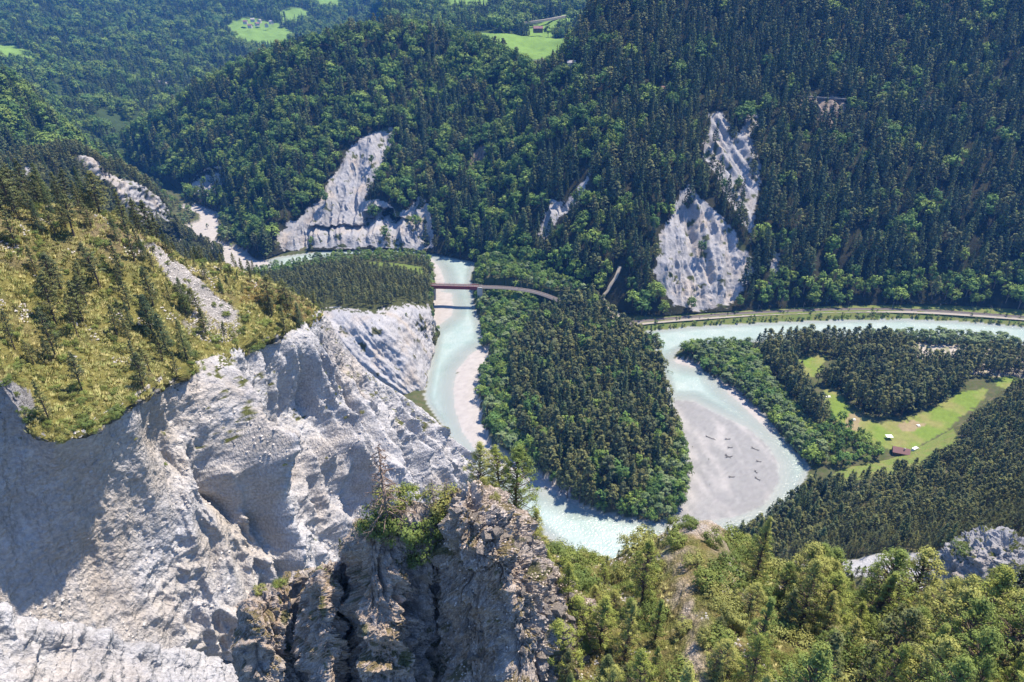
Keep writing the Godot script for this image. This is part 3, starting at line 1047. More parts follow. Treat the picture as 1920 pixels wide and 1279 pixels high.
func make_round(called: String, kind: String, h: float, wide: float, clumps: int, faces: int, leaf: float, low := 0.12):
	var c := Shape.new()
	var t := Shape.new()
	t.tube(Vector3.ZERO, Vector3(0, h * 0.45, 0), 0.022 * h, 0.015 * h, 6)
	for k in 5:
		var ang := TAU * k / 5.0
		t.tube(Vector3(0, h * 0.25, 0), Vector3(cos(ang) * wide * 0.6, h * 0.65, sin(ang) * wide * 0.6), 0.011 * h, 0.004 * h, 4)
	var mid := Vector3(0, h * lerpf(low, 1.0, 0.42), 0)
	for k in clumps:
		var d := Vector3(rng.randfn(), rng.randfn(), rng.randfn()).normalized()
		if d.y < -0.55: d.y = -d.y
		var ry := (h - mid.y) if d.y > 0.0 else (mid.y - h * low)
		var at := mid + Vector3(d.x * wide, d.y * ry, d.z * wide) * rng.randf_range(0.5, 0.86)
		var sz := wide * rng.randf_range(0.26, 0.44)
		clump(c, at, Vector3(sz, sz * 0.8, sz), faces, leaf, mid, 0.6)
	finish(called, kind, h, c, t)

func make_fir(called: String, h: float, wide: float, clumps: int, faces: int, leaf: float):
	# dense cone of tiers, seen from afar
	var c := Shape.new()
	var t := Shape.new()
	t.tube(Vector3.ZERO, Vector3(0, h * 0.9, 0), 0.017 * h, 0.005 * h, 5)
	for k in clumps:
		var f := (k + rng.randf()) / clumps
		var y := h * lerpf(0.10, 0.95, f)
		var r := wide * pow(1.0 - f, 0.75) + 0.15
		var ang := k * 2.4 + rng.randf_range(-0.4, 0.4)
		var at := Vector3(cos(ang) * r * rng.randf_range(0.45, 0.8), y, sin(ang) * r * rng.randf_range(0.45, 0.8))
		var sz := lerpf(wide * 0.46, wide * 0.16, f) * rng.randf_range(0.8, 1.2)
		clump(c, at, Vector3(sz, sz * 0.8, sz), faces, leaf * lerpf(1.0, 0.55, f), Vector3(0, y - 0.12 * h, 0), 0.5)
	clump(c, Vector3(0, h * 0.96, 0), Vector3(0.25, 0.06 * h, 0.25), faces, leaf * 0.4, Vector3(0, h * 0.8, 0), 0.5)
	finish(called, "spruce", h, c, t)

func make_snag(called: String, h: float, twiggy: int):
	# dead conifer: a bare stem with drooping dry branches
	var c := Shape.new()
	var t := Shape.new()
	t.tube(Vector3.ZERO, Vector3(0.02 * h, h * 0.6, 0), 0.016 * h, 0.009 * h, 7)
	t.tube(Vector3(0.02 * h, h * 0.6, 0), Vector3(0.0, h, 0), 0.009 * h, 0.002 * h, 6)
	for k in twiggy:
		var f := float(k) / twiggy
		var y := h * lerpf(0.14, 0.97, f)
		var ang := k * 2.4 + rng.randf()
		var r := h * 0.26 * (1.0 - 0.8 * f) * rng.randf_range(0.5, 1.2)
		var d := Vector3(cos(ang), 0, sin(ang))
		var p0 := Vector3(0.015 * h, y, 0)
		var p1 := p0 + d * r * 0.6 - Vector3.UP * r * 0.12
		var p2 := p0 + d * r - Vector3.UP * r * rng.randf_range(0.2, 0.5)
		c.tint = Color(1, 1, 1) * rng.randf_range(0.8, 1.2)
		c.tube(p0, p1, 0.0062 * h, 0.0045 * h, 4)
		c.tube(p1, p2, 0.0045 * h, 0.002 * h, 4)
		for q in 6:
			var w := p0.lerp(p2, rng.randf_range(0.3, 1.0))
			var dd := (d * 0.5 + Vector3(rng.randfn(), rng.randfn() * 0.6 - 0.2, rng.randfn())).normalized()
			c.tube(w, w + dd * r * rng.randf_range(0.15, 0.35), 0.0028 * h, 0.0014 * h, 3)
	finish(called, "snag", h, c, t)

func leaf_material(called: String, c: Color, back: float) -> StandardMaterial3D:
	var m := flat_material(called, c, 0.75, 0.25)
	m.vertex_color_use_as_albedo = true
	m.cull_mode = BaseMaterial3D.CULL_DISABLED
	m.backlight_enabled = back > 0.0
	m.backlight = Color(back, back, back * 0.5)
	return m

const TONES := {
	"spruce": [Color(0.068, 0.100, 0.042), Color(0.095, 0.122, 0.045), Color(0.052, 0.080, 0.042)],
	"pine": [Color(0.115, 0.128, 0.050), Color(0.150, 0.155, 0.056), Color(0.088, 0.104, 0.048)],
	"bright_pine": [Color(0.240, 0.270, 0.062), Color(0.300, 0.300, 0.085), Color(0.170, 0.215, 0.055)],
	"broadleaf": [Color(0.125, 0.200, 0.045), Color(0.085, 0.155, 0.042), Color(0.185, 0.255, 0.055)],
	"willow": [Color(0.165, 0.215, 0.100), Color(0.125, 0.175, 0.075), Color(0.20, 0.25, 0.115)],
	"bush": [Color(0.165, 0.200, 0.050), Color(0.120, 0.160, 0.044), Color(0.225, 0.230, 0.070)],
	"snag": [Color(0.20, 0.145, 0.115), Color(0.24, 0.20, 0.175), Color(0.20, 0.145, 0.115)],
}

func make_prototypes():
	mats.bark = flat_material("conifer_bark", Color(0.10, 0.075, 0.058), 0.9)
	mats.grey_bark = flat_material("grey_bark", Color(0.16, 0.14, 0.125), 0.9)
	for k in TONES:
		for q in 3: mats["leaf_%s_%d" % [k, q]] = leaf_material("%s_foliage" % k, TONES[k][q], {"broadleaf": 0.55, "willow": 0.55, "bush": 0.4, "bright_pine": 0.45, "pine": 0.2, "spruce": 0.12, "snag": 0.0}[k])
	rng.seed = 21
	make_fir("spruce_a", 24.0, 4.3, 34, 13, 1.05)
	make_fir("spruce_b", 24.0, 3.6, 32, 13, 0.95)
	make_fir("spruce_c", 24.0, 5.0, 36, 13, 1.1)
	make_fir("spruce_near_a", 12.0, 2.2, 110, 34, 0.19)
	make_fir("spruce_near_b", 12.0, 1.8, 100, 34, 0.17)
	make_pine("pine_a", 18.0, 4.4, 24, 13, 0.75, 0.32)
	make_pine("pine_b", 18.0, 3.7, 22, 13, 0.7, 0.40)
	make_pine("pine_c", 18.0, 5.0, 26, 13, 0.8, 0.30, "pine", 0.3)
	make_pine("pine_near_a", 10.0, 2.2, 64, 34, 0.15, 0.22, "pine", 0.5, 0.03, 0.72)
	make_pine("pine_near_b", 10.0, 1.8, 52, 34, 0.14, 0.36, "pine", 0.4, 0.08, 0.75)
	make_pine("pine_near_c", 10.0, 2.7, 70, 34, 0.16, 0.20, "pine", 0.4, -0.06, 0.68)
	make_pine("pine_near_d", 10.0, 1.6, 54, 32, 0.14, 0.14, "pine", 0.7, 0.02, 0.75)
	make_pine("bright_a", 9.0, 2.1, 110, 60, 0.075, 0.10, "bright_pine", 0.65, 0.02, 0.55)
	make_pine("bright_b", 9.0, 2.9, 130, 60, 0.08, 0.12, "bright_pine", 0.4, 0.05, 0.5)
	make_pine("bright_c", 9.0, 1.6, 96, 56, 0.07, 0.08, "bright_pine", 0.85, -0.03, 0.58)
	make_pine("bright_d", 9.0, 2.5, 104, 60, 0.075, 0.28, "bright_pine", 0.35, 0.06, 0.5)
	make_round("broadleaf_a", "broadleaf", 15.0, 5.2, 26, 15, 0.85)
	make_round("broadleaf_b", "broadleaf", 15.0, 4.3, 24, 15, 0.8)
	make_round("broadleaf_c", "broadleaf", 15.0, 6.0, 28, 15, 0.9)
	make_round("willow_a", "willow", 9.0, 3.0, 20, 15, 0.6, 0.05)
	make_round("willow_b", "willow", 9.0, 2.4, 18, 15, 0.55, 0.05)
	make_round("bush_a", "bush", 2.6, 1.7, 22, 60, 0.13, 0.0)
	make_round("bush_b", "bush", 2.2, 2.0, 24, 60, 0.12, 0.0)
	make_round("bush_c", "bush", 3.2, 1.5, 22, 60, 0.13, 0.0)
	make_snag("snag_a", 10.0, 70)
	make_snag("snag_b", 10.0, 60)

# ---- where trees stand
var taken := {}
func free_at(p: Vector3, gap: float) -> bool:
	var c := Vector2i(floori(p.x / 4.0), floori(p.z / 4.0))
	for i in [-1, 0, 1]:
		for j in [-1, 0, 1]:
			for q in taken.get(c + Vector2i(i, j), []):
				if (q as Vector2).distance_squared_to(Vector2(p.x, p.z)) < gap * gap: return false
	if not taken.has(c): taken[c] = []
	taken[c].append(Vector2(p.x, p.z))
	return true

func add_tree(kinds: Array, p: Vector3, lo: float, hi: float, stand: String):
	var called: String = kinds[rng.randi() % kinds.size()]
	var pr: Dictionary = protos[called]
	var h := rng.randf_range(lo, hi)
	trees.append({"proto": called, "kind": pr.kind, "p": p, "s": h / pr.h, "h": h, "turn": rng.randf() * TAU, "wide": rng.randf_range(0.75, 1.35), "tone": rng.randi() % 3, "stand": stand})

var path_line := PackedVector3Array()
func by_path(p: Vector3) -> bool:
	if path_line.is_empty(): path_line = line_points("neck_path", 3.0)
	for q in path_line:
		if absf(p.x - q.x) < 6.0 and p.z - q.z > -4.0 and p.z - q.z < 34.0: return true
	return false

func stand_on_floor(stand: String, area_name: String, n: int, gap: float, kinds: Array, lo: float, hi: float, skip := []):
	var b: Rect2 = boxes[area_name]
	var made := 0
	for k in n * 12:
		if made >= n: break
		var x := b.position.x + rng.randf() * b.size.x
		var z := b.position.y + rng.randf() * b.size.y
		if not inside(area_name, x, z) or pick(skip, x, z) != "": continue
		if (stand == "peninsula" or stand == "neck") and by_path(Vector3(x, 0, z)): continue
		var p := Vector3(x, ground_y(x, z) - 0.2, z)
		if p.y < -0.15 or not free_at(p, gap): continue
		add_tree(kinds, p, lo, hi, stand)
		made += 1

func patch_point(net_name: String, u: float, v: float) -> Vector3:
	var g: Dictionary = grids[net_name]
	var a := mini(int(u * g.nu), g.nu)
	var b := mini(int(v * g.nv), g.nv)
	return g.p[a * (g.nv + 1) + b]

func patch_weights(net_name: String) -> Array:
	var g: Dictionary = grids[net_name]
	var step := 4
	var cells := []
	var sums := PackedFloat32Array()
	var total := 0.0
	var W: int = g.nv + 1
	for a in range(0, g.nu - step + 1, step):
		for b in range(0, g.nv - step + 1, step):
			var p: Vector3 = g.p[a * W + b]
			var s: float = absf((Vector2(g.p[(a + step) * W + b].x - p.x, g.p[(a + step) * W + b].z - p.z)).cross(Vector2(g.p[a * W + b + step].x - p.x, g.p[a * W + b + step].z - p.z)))
			total += s
			cells.append([a, b])
			sums.append(total)
	return [cells, sums, total, step]

func stand_on_patch(stand: String, net_name: String, per_hectare: float, gap: float, keep: Callable, plant: Callable, u0 := 0.0, u1 := 1.0, v0 := 0.0, v1 := 1.0):
	var w := patch_weights(net_name)
	var g: Dictionary = grids[net_name]
	var n := int(w[2] / 10000.0 * per_hectare)
	var W: int = g.nv + 1
	for k in n:
		var i: int = (w[1] as PackedFloat32Array).bsearch(rng.randf() * w[2])
		i = mini(i, w[0].size() - 1)
		var a: int = w[0][i][0] + rng.randi() % int(w[3])
		var b: int = w[0][i][1] + rng.randi() % int(w[3])
		var u: float = float(a) / g.nu
		var v: float = float(b) / g.nv
		if u < u0 or u > u1 or v < v0 or v > v1: continue
		var fu := rng.randf()
		var fv := rng.randf()
		var a1 := mini(a + 1, g.nu)
		var b1 := mini(b + 1, g.nv)
		var p: Vector3 = (g.p[a * W + b] as Vector3).lerp(g.p[a1 * W + b], fu).lerp((g.p[a * W + b1] as Vector3).lerp(g.p[a1 * W + b1], fu), fv)
		if not keep.call(p, u, v) or not free_at(p, gap): continue
		plant.call(p - Vector3(0, 0.3, 0), u, v, stand)

const SPRUCES := ["spruce_a", "spruce_b", "spruce_c"]
const PINES := ["pine_a", "pine_b", "pine_c"]
const LEAVES := ["broadleaf_a", "broadleaf_b", "broadleaf_c"]
const WILLOWS := ["willow_a", "willow_b"]
const BUSHES := ["bush_a", "bush_b", "bush_c"]
const NEAR_PINES := ["pine_near_a", "pine_near_b", "pine_near_c", "pine_near_d"]
const BRIGHT := ["bright_a", "bright_b", "bright_c", "bright_d"]
const NEAR_SPRUCES := ["spruce_near_a", "spruce_near_b"]

func plant_all():
	rng.seed = 99
	# forest on the big slope: conifers with patches of broadleaf
	stand_on_patch("hillside", "far_slope", 270.0, 4.8, func(p, u, v):
		var j := jitter(p, 3.0)
		if pick(["clearing", "glade_a", "road_cut"], j.x, j.y) != "" or by_path(p): return false
		var c := pick(SLOPE_CLIFFS, j.x, j.y)
		if c != "": return nz.mid.get_noise_3dv(p * 1.7 + Vector3(9, 90, 0)) > 0.34 and rng.randf() < 0.5
		if pick(["cliff_white", "scree_fan", "scar_small", "cliff_cave"], p.x, p.z - 13.0) != "" and rng.randf() < 0.85: return false
		return true,
	func(p, u, v, stand):
		var b: float = nz.patch.get_noise_3dv(p) + 0.25 * nz.fine.get_noise_3dv(p)
		var leafy := 0.52 - 0.40 * smoothstep(0.35, 0.8, u) + (0.8 if inside("light_wood", p.x, p.z) else 0.0)
		if v < 0.10 and u > 0.5: leafy += 0.8
		if b + leafy - 0.25 > rng.randf_range(0.0, 0.4): add_tree(LEAVES, p, 14.0, 23.0, stand)
		elif rng.randf() < 0.35 + 0.5 * nz.big.get_noise_3dv(p): add_tree(PINES, p, 16.0, 28.0, stand)
		else: add_tree(SPRUCES, p, 17.0, 36.0 - 12.0 * smoothstep(0.7, 0.85, v) * (1.0 - smoothstep(0.55, 0.65, u)), stand))
	# far hills
	var far_keep := func(list: Array):
		return func(p, u, v):
			var j := jitter(p * 0.3, 18.0)
			return pick(list, p.x * 0.7 + j.x, p.z * 0.7 + j.y) == ""
	var far_plant := func(p, u, v, stand):
		if nz.patch.get_noise_3dv(p * 0.6) + rng.randf_range(-0.25, 0.35) > 0.0: add_tree(LEAVES, p, 17.0, 30.0, stand)
		else: add_tree(SPRUCES, p, 20.0, 34.0, stand)
	stand_on_patch("far_mountain", "far_mountain", 70.0, 7.0, far_keep.call(["meadow_hill_0", "meadow_hill_1", "meadow_hill_2", "meadow_hill_3", "meadow_hill_4", "scar_hill"]), far_plant)
	stand_on_patch("far_mountain", "far_spur", 300.0, 4.0, far_keep.call([]), far_plant)
	stand_on_patch("upland", "upland", 110.0, 5.0, far_keep.call(["meadow_upland_0", "meadow_upland_1"]), far_plant, 0.0, 1.0, 0.26, 1.0)
	stand_on_patch("ridge", "left_ridge", 420.0, 3.2, func(p, u, v):
		var j := jitter(p, 5.0)
		if inside("ridge_cliff", j.x, j.y) or inside("ridge_scar", j.x, j.y): return rng.randf() < 0.06
		return true, func(p, u, v, stand): add_tree(PINES if rng.randf() < 0.75 else SPRUCES, p, 12.0, 17.0, stand))
	# peninsula
	stand_on_floor("peninsula", "pine_terrace", 800, 3.9, PINES + PINES + SPRUCES + ["broadleaf_b"], 13.0, 27.0, ["neck_bare"])
	stand_on_floor("peninsula", "belt_left", 300, 3.4, LEAVES + LEAVES + WILLOWS, 8.0, 14.0, ["bar_left"])
	stand_on_floor("peninsula", "belt_tip", 200, 3.4, LEAVES + WILLOWS, 8.0, 13.0, ["bar_main"])
	stand_on_floor("neck", "neck", 260, 3.2, LEAVES + LEAVES + WILLOWS, 6.0, 11.0)
	# bank by the bridge
	stand_on_patch("terrace", "terrace", 520.0, 2.6, func(p, u, v): return p.y > 0.5 and not inside("terrace_green", p.x, p.z) and (v < 0.57 or (u > 0.88 and rng.randf() < 0.5)),
	func(p, u, v, stand):
		if v < 0.22 or u > 0.90: add_tree(WILLOWS + LEAVES, p, 5.0, 9.5, stand)
		else: add_tree(PINES, p, 8.0, 13.0, stand))
	stand_on_patch("terrace", "terrace", 60.0, 3.0, func(p, u, v): return p.y > 2.0 and v > 0.6 and nz.mid.get_noise_3dv(p * 1.6 + Vector3(0, 20, 0)) > 0.28 - 0.25 * smoothstep(0.7, 0.95, u), func(p, u, v, stand): add_tree(PINES + WILLOWS, p, 3.0, 6.0, stand))
	# flat by the right hand meander
	stand_on_floor("meander", "shore_bush", 330, 2.8, WILLOWS + LEAVES + WILLOWS, 7.0, 12.5)
	stand_on_floor("meander", "wood_west", 120, 3.4, PINES + SPRUCES + PINES, 13.0, 22.0)
	stand_on_floor("meander", "wood_mid", 300, 3.6, PINES + SPRUCES + PINES, 13.0, 24.0)
	stand_on_floor("meander", "wood_strip", 120, 3.8, PINES, 15.0, 21.0, ["meadow_small"])
	stand_on_floor("meander", "wood_east", 80, 4.6, PINES, 15.0, 21.0)
	stand_on_floor("meander", "willow_strip", 120, 3.4, WILLOWS, 8.0, 13.0)
	stand_on_floor("meander", "grove", 46, 4.6, LEAVES, 8.0, 13.0)
	stand_on_floor("meander", "green_strip", 36, 3.0, WILLOWS + LEAVES, 3.0, 6.0)
	stand_on_floor("north_bank", "north_bank", 200, 2.6, WILLOWS + LEAVES, 2.0, 4.0, ["water"])
	for k in 260:
		var e := line_points("rail_east", 3.0)
		var q := e[rng.randi() % e.size()] + Vector3(rng.randf_range(-2.0, 2.0), 0, rng.randf_range(8.0, 13.0))
		var gy := ground_y(q.x, q.z)
		if gy > 0.25 and gy < 2.8: add_tree(WILLOWS + LEAVES, Vector3(q.x, gy - 0.1, q.z), 1.8, 4.5, "north_bank")
	stand_on_floor("upstream", "upstream_bank", 420, 3.4, PINES + WILLOWS + LEAVES, 6.0, 11.0)
	stand_on_floor("upstream", "upstream_right", 330, 3.4, LEAVES + SPRUCES + WILLOWS, 9.0, 17.0, ["bar_upstream"])
	# gravel upstream
	for k in 16:
		var x := rng.randf_range(-470, -330)
		var z := rng.randf_range(-900, -700)
		if inside("bar_upstream", x, z): add_tree(WILLOWS, Vector3(x, ground_y(x, z), z), 6.0, 10.0, "upstream")
	# right slope
	stand_on_patch("wooded_slope", "right_slope", 850.0, 2.4, func(p, u, v):
		var j := jitter(p, 3.0)
		if inside("scree_right", j.x, j.y): return rng.randf() < 0.015
		return p.y > 0.4 and (u < 0.36 or v > 0.16 or (u > 0.70 and v > 0.06)),
	func(p, u, v, stand):
		var low := 1.0 - smoothstep(0.15, 0.45, v)
		if u > 0.45: low *= 0.25
		if rng.randf() < 0.55 * low + 0.02: add_tree(SPRUCES, p, 12.0, 20.0, stand)
		elif v > 0.55: add_tree(NEAR_PINES, p, 6.0, 10.0, stand)
		else: add_tree(PINES, p, 8.0 + 6.0 * low, 13.0 + 7.0 * low, stand))
	stand_on_patch("wooded_slope", "right_slope", 2400.0, 2.0, func(p, u, v):
		var j := jitter(p, 3.0)
		return not inside("scree_right", j.x, j.y), func(p, u, v, stand): add_tree(["pine_near_a", "pine_near_b", "pine_near_c", "pine_a"], p, 6.0, 11.0, stand), 0.25, 0.95, 0.42, 0.70)
	stand_on_patch("cliff", "left_wall", 900.0, 1.5, func(p, u, v): return nz.fine.get_noise_3dv(p * 0.8) > 0.25 and rng.randf() < 0.35, func(p, u, v, stand): add_tree(BUSHES, p, 0.6, 1.6, stand), 0.3, 0.95, 0.2, 0.75)
	for k in 26:
		var x := rng.randf_range(105.0, 150.0)
		var z := rng.randf_range(-420.0, -340.0)
		if inside("bar_main", x, z) and edge_distance("bar_main", x, z) < 16.0: add_tree(WILLOWS, Vector3(x, ground_y(x, z), z), 1.0, 2.4, "meander")
	stand_on_patch("outcrop", "right_outcrop", 300.0, 1.6, func(p, u, v): return v > 0.3 and nz.fine.get_noise_3dv(p * 1.2) > 0.05, func(p, u, v, stand): add_tree(BUSHES + ["pine_near_d"], p, 1.5, 3.5, stand))
	# grassy hill on the left
	stand_on_patch("grassy_hill", "left_hill", 1050.0, 2.0, func(p, u, v):
		if v < 0.10 or v > 0.93 or inside("scree_streak", p.x, p.z) or inside("white_patch", p.x, p.z): return false
		var dense: float = 0.62 - 0.42 * smoothstep(0.35, 0.75, v) + 0.9 * nz.fine.get_noise_3dv(p * 0.45)
		return rng.randf() < dense,
	func(p, u, v, stand):
		var top := 7.0 if u > 0.55 and v < 0.5 else 13.0
		add_tree(NEAR_PINES + NEAR_PINES + NEAR_PINES + NEAR_SPRUCES, p, top * 0.45, top, stand))
	stand_on_patch("grassy_hill", "left_hill", 2000.0, 0.8, func(p, u, v): return v > 0.15 and nz.fine.get_noise_3dv(p * 0.9 + Vector3(3, 0, 8)) > 0.0 and not inside("white_patch", p.x, p.z), func(p, u, v, stand): add_tree(BUSHES, p, 0.8, 2.2, stand))
	stand_on_patch("grassy_hill", "left_hill", 5000.0, 0.9, func(p, u, v): return v > 0.80 and v < 0.985 and nz.fine.get_noise_3dv(p * 0.9) > -0.05, func(p, u, v, stand): add_tree(BUSHES, p, 0.7, 2.4, stand))
	# near slope on the right
	stand_on_patch("near_slope", "near_slope", 760.0, 2.0, func(p, u, v):
		var spur := spur_at(p, u, v)
		return v > 0.06 and spur < 0.12, func(p, u, v, stand):
		var top: float = 11.5 + 5.0 * u
		if absf(u - 0.39) < 0.11 and v < 0.8: top = 4.0
		if v < 0.45 and u < 0.27: top = 4.5
		if v < 0.34 and u > 0.5: top = 7.0
		if rng.randf() < 0.25: add_tree(["spruce_near_a", "pine_near_a", "pine_near_b", "pine_near_d", "pine_near_c"], p, top * 0.35, top * 0.8, stand)
		else: add_tree(BRIGHT, p, top * 0.3, top, stand))
	stand_on_patch("near_slope", "near_slope", 2000.0, 0.8, func(p, u, v):
		var spur := spur_at(p, u, v)
		return v > 0.06 and rng.randf() > spur * 0.95 and nz.fine.get_noise_3dv(p * 1.3 + Vector3(3, 0, 8)) > -0.15, func(p, u, v, stand): add_tree(BUSHES, p, 0.6, 3.4, stand))
	# single trees on and beside the pinnacle
	for q in PIN_TREES:
		var pr: Dictionary = protos[q[0]]
		trees.append({"proto": q[0], "kind": pr.kind, "p": patch_point(q[1], q[2], q[3]) - Vector3(0, 0.2, 0), "s": q[4] / pr.h, "h": q[4], "turn": q[2] * 40.0, "wide": 1.0, "tone": q[5], "stand": "pinnacle", "label": q[6]})

const PIN_TREES := [
	["snag_a", "pinnacle", 0.415, 0.22, 11.5, 0, "tall dead brown conifer standing on the edge of the rock pinnacle"],
	["snag_b", "pinnacle", 0.50, 0.20, 5.0, 1, "grey leafless bushy conifer beside the dead brown one on the pinnacle"],
	["snag_b", "pinnacle", 0.53, 0.22, 4.2, 1, "low grey leafless conifer against the top block of the pinnacle"],
	["bright_b", "pinnacle", 0.66, 0.02, 8.0, 1, "round yellow green pine just behind the pinnacle top"],
	["bright_d", "pinnacle", 0.72, 0.02, 9.0, 0, "yellow green pine right of the pinnacle top"],
	["bright_b", "pinnacle", 0.775, 0.03, 12.0, 2, "tall pine with a dark stem on the right flank of the pinnacle"],
	["bright_a", "near_slope", 0.04, 0.20, 11.0, 1, "slim light green pine where the pinnacle meets the near slope"],
	["pine_near_d", "pinnacle", 0.30, 0.14, 3.4, 2, "small grey green pine on the notch left of the pinnacle top"],
	["bush_a", "pinnacle", 0.11, 0.16, 1.4, 2, "bright green tuft on the left shoulder of the pinnacle"],
	["bush_b", "pinnacle", 0.15, 0.18, 1.2, 0, "second green tuft on the left shoulder of the pinnacle"],
	["bush_c", "pinnacle", 0.40, 0.26, 4.6, 1, "dark green shrub hanging at the foot of the dead conifer"],
	["bush_a", "pinnacle", 0.44, 0.28, 3.8, 1, "ivy green shrub under the grey leafless conifer"],
	["bush_b", "pinnacle", 0.48, 0.33, 3.4, 1, "mossy shrub in the cleft of the pinnacle face"],
	["bush_a", "pinnacle", 0.51, 0.45, 1.8, 2, "small yellowish shrub low in the cleft of the pinnacle"],
	["bush_c", "pinnacle", 0.455, 0.16, 3.2, 0, "green shrub on the skyline between the dead trees and the top block"],
	["bush_a", "pinnacle", 0.27, 0.40, 1.1, 2, "little dark shrub on the face of the left buttress"],
	["bush_b", "pinnacle", 0.62, 0.55, 0.9, 0, "pale green herb tuft on the shaded face of the pinnacle"],
	["bush_a", "pinnacle", 0.42, 0.17, 3.4, 2, "olive shrub around the stem of the dead brown conifer"],
	["bush_b", "pinnacle", 0.52, 0.18, 2.8, 2, "yellowish shrub leaning on the top block of the pinnacle"],
	["bush_b", "pinnacle", 0.385, 0.20, 2.6, 1, "dark shrub on the left lip beside the dead brown conifer"],
	["bush_a", "pinnacle", 0.50, 0.26, 3.0, 0, "green shrub below the grey leafless conifers"],
	["bush_c", "pinnacle", 0.46, 0.40, 2.2, 1, "narrow shrub hanging half way down the cleft"],
	["bush_b", "pinnacle", 0.23, 0.22, 1.3, 0, "low tuft on the notch of the left buttress"],
	["bush_a", "pinnacle", 0.80, 0.24, 1.2, 2, "grassy tuft on the upper right flank of the pinnacle"],
	["bush_b", "pinnacle", 0.86, 0.45, 1.2, 0, "green tuft among the blocks of the right flank"],
	["bush_b", "pinnacle", 0.70, 0.20, 0.9, 2, "dry tuft on the sunlit top of the pinnacle"],
]

# ---- build: the largest 300 of each kind as single trees, the others as woods
const KIND_WORDS := {"spruce": "dark spruce", "pine": "dark green pine", "bright_pine": "light green pine", "broadleaf": "fresh green broadleaf tree", "willow": "grey green willow", "bush": "low green shrub", "snag": "dead conifer"}
const KIND_NAMES := {"spruce": "spruce_tree", "pine": "pine_tree", "bright_pine": "light_pine_tree", "broadleaf": "broadleaf_tree", "willow": "willow_tree", "bush": "shrub", "snag": "dead_tree"}
const RANKS := ["tallest", "second tallest", "third tallest"]
const SHORT_WORDS := {"spruce": "spruce", "pine": "dark pine", "bright_pine": "light pine", "broadleaf": "green tree", "willow": "willow", "bush": "shrub", "snag": "dead tree"}
const ONES := ["", "first", "second", "third", "fourth", "fifth", "sixth", "seventh", "eighth", "ninth", "tenth", "eleventh", "twelfth", "thirteenth", "fourteenth", "fifteenth", "sixteenth", "seventeenth", "eighteenth", "nineteenth"]
const TENS := ["", "", "twenty", "thirty", "forty", "fifty", "sixty", "seventy", "eighty", "ninety"]
const TENTHS := ["", "", "twentieth", "thirtieth", "fortieth", "fiftieth", "sixtieth", "seventieth", "eightieth", "ninetieth"]
func ordinal(n: int) -> String:
	if n < 20: return ONES[n]
	n = mini(n, 99)
	return TENTHS[int(n / 10)] if n % 10 == 0 else TENS[int(n / 10)] + "-" + ONES[n % 10]

const LANDMARKS := {
	"hillside": [["at the slope foot above the railway", Vector2(330, -600)], ["in the forest beside the white cliff", Vector2(150, -620)], ["above the river upstream of the bridge", Vector2(-40, -780)], ["on the far right forest slope", Vector2(560, -620)], ["on the forest slope above the neck", Vector2(80, -720)]],
	"peninsula": [["at the peninsula's bridge end", Vector2(0, -620)], ["by the peninsula's pale gravel bank", Vector2(-20, -480)], ["on the peninsula's right hand bluff", Vector2(125, -520)], ["at the peninsula's near tip", Vector2(80, -360)], ["in mid peninsula forest", Vector2(60, -450)]],
	"neck": [["in the green thicket right of the bridge", Vector2(0, -660)], ["near the curve of the railway", Vector2(40, -640)]],
	"terrace": [["at the left end of the red bridge", Vector2(-80, -660)], ["on the bank left of the bridge", Vector2(-150, -640)], ["above the pale scree bank of the river", Vector2(-130, -560)]],
	"meander": [["on the bank facing the gravel bar", Vector2(200, -480)], ["in the dark wood around the meadow", Vector2(330, -470)], ["beside the small upper meadow", Vector2(240, -520)], ["by the chalet and its garden", Vector2(250, -390)], ["on the sandy flat behind the wood", Vector2(400, -540)]],
	"north_bank": [["on the bank between railway and river", Vector2(300, -600)]],
	"upstream": [["on the gravel flat upstream", Vector2(-400, -800)]],
	"wooded_slope": [["on the steep bank at the river bend", Vector2(180, -330)], ["on the pine slope below the chalet", Vector2(240, -330)], ["just above the grey scree", Vector2(210, -250)], ["by the outcrop right of the scree", Vector2(230, -180)], ["at the pine slope's right edge", Vector2(330, -330)]],
	"outcrop": [["growing on the pale rock outcrop", Vector2(150, -150)]],
	"grassy_hill": [["on the grassy hill's upper left", Vector2(-150, -190)], ["beside the grassy hill's scree streak", Vector2(-105, -190)], ["on the hill's golden end", Vector2(-85, -215)], ["on the grassy hill's cliff edge", Vector2(-85, -130)], ["in the left hill's open grass", Vector2(-110, -150)], ["on the rim over the shaded cliff", Vector2(-120, -120)]],
	"near_slope": [["next to the pinnacle on the near slope", Vector2(8, -60)], ["on the dip left of the bare mound", Vector2(20, -65)], ["on the bare earthy mound", Vector2(30, -68)], ["in the hollow right of the bare mound", Vector2(42, -62)], ["on the near slope below the scree", Vector2(60, -65)], ["in the near slope's right corner", Vector2(78, -60)], ["at the bottom of the near slope", Vector2(50, -42)]],
	"ridge": [["on the ridge behind the grassy hill", Vector2(-400, -600)]],
	"far_mountain": [["on the hazy spur behind the ridge", Vector2(-540, -850)], ["on the hazy spur at the picture edge", Vector2(-660, -800)], ["in the hollow beside the hazy spur", Vector2(-500, -950)], ["at the hazy mountain's foot", Vector2(-650, -1150)], ["on the hazy mountain below its meadows", Vector2(-900, -1600)], ["high on the hazy mountain", Vector2(-700, -2200)], ["on the hazy mountain at the picture edge", Vector2(-1100, -1250)]],
	"upland": [["on the far upland", Vector2(0, -1500)]],
	"cliff": [["clinging to the pale cliff wall", Vector2(-60, -180)]],
	"pinnacle": [["on the rock pinnacle", Vector2(0, -50)]],
}

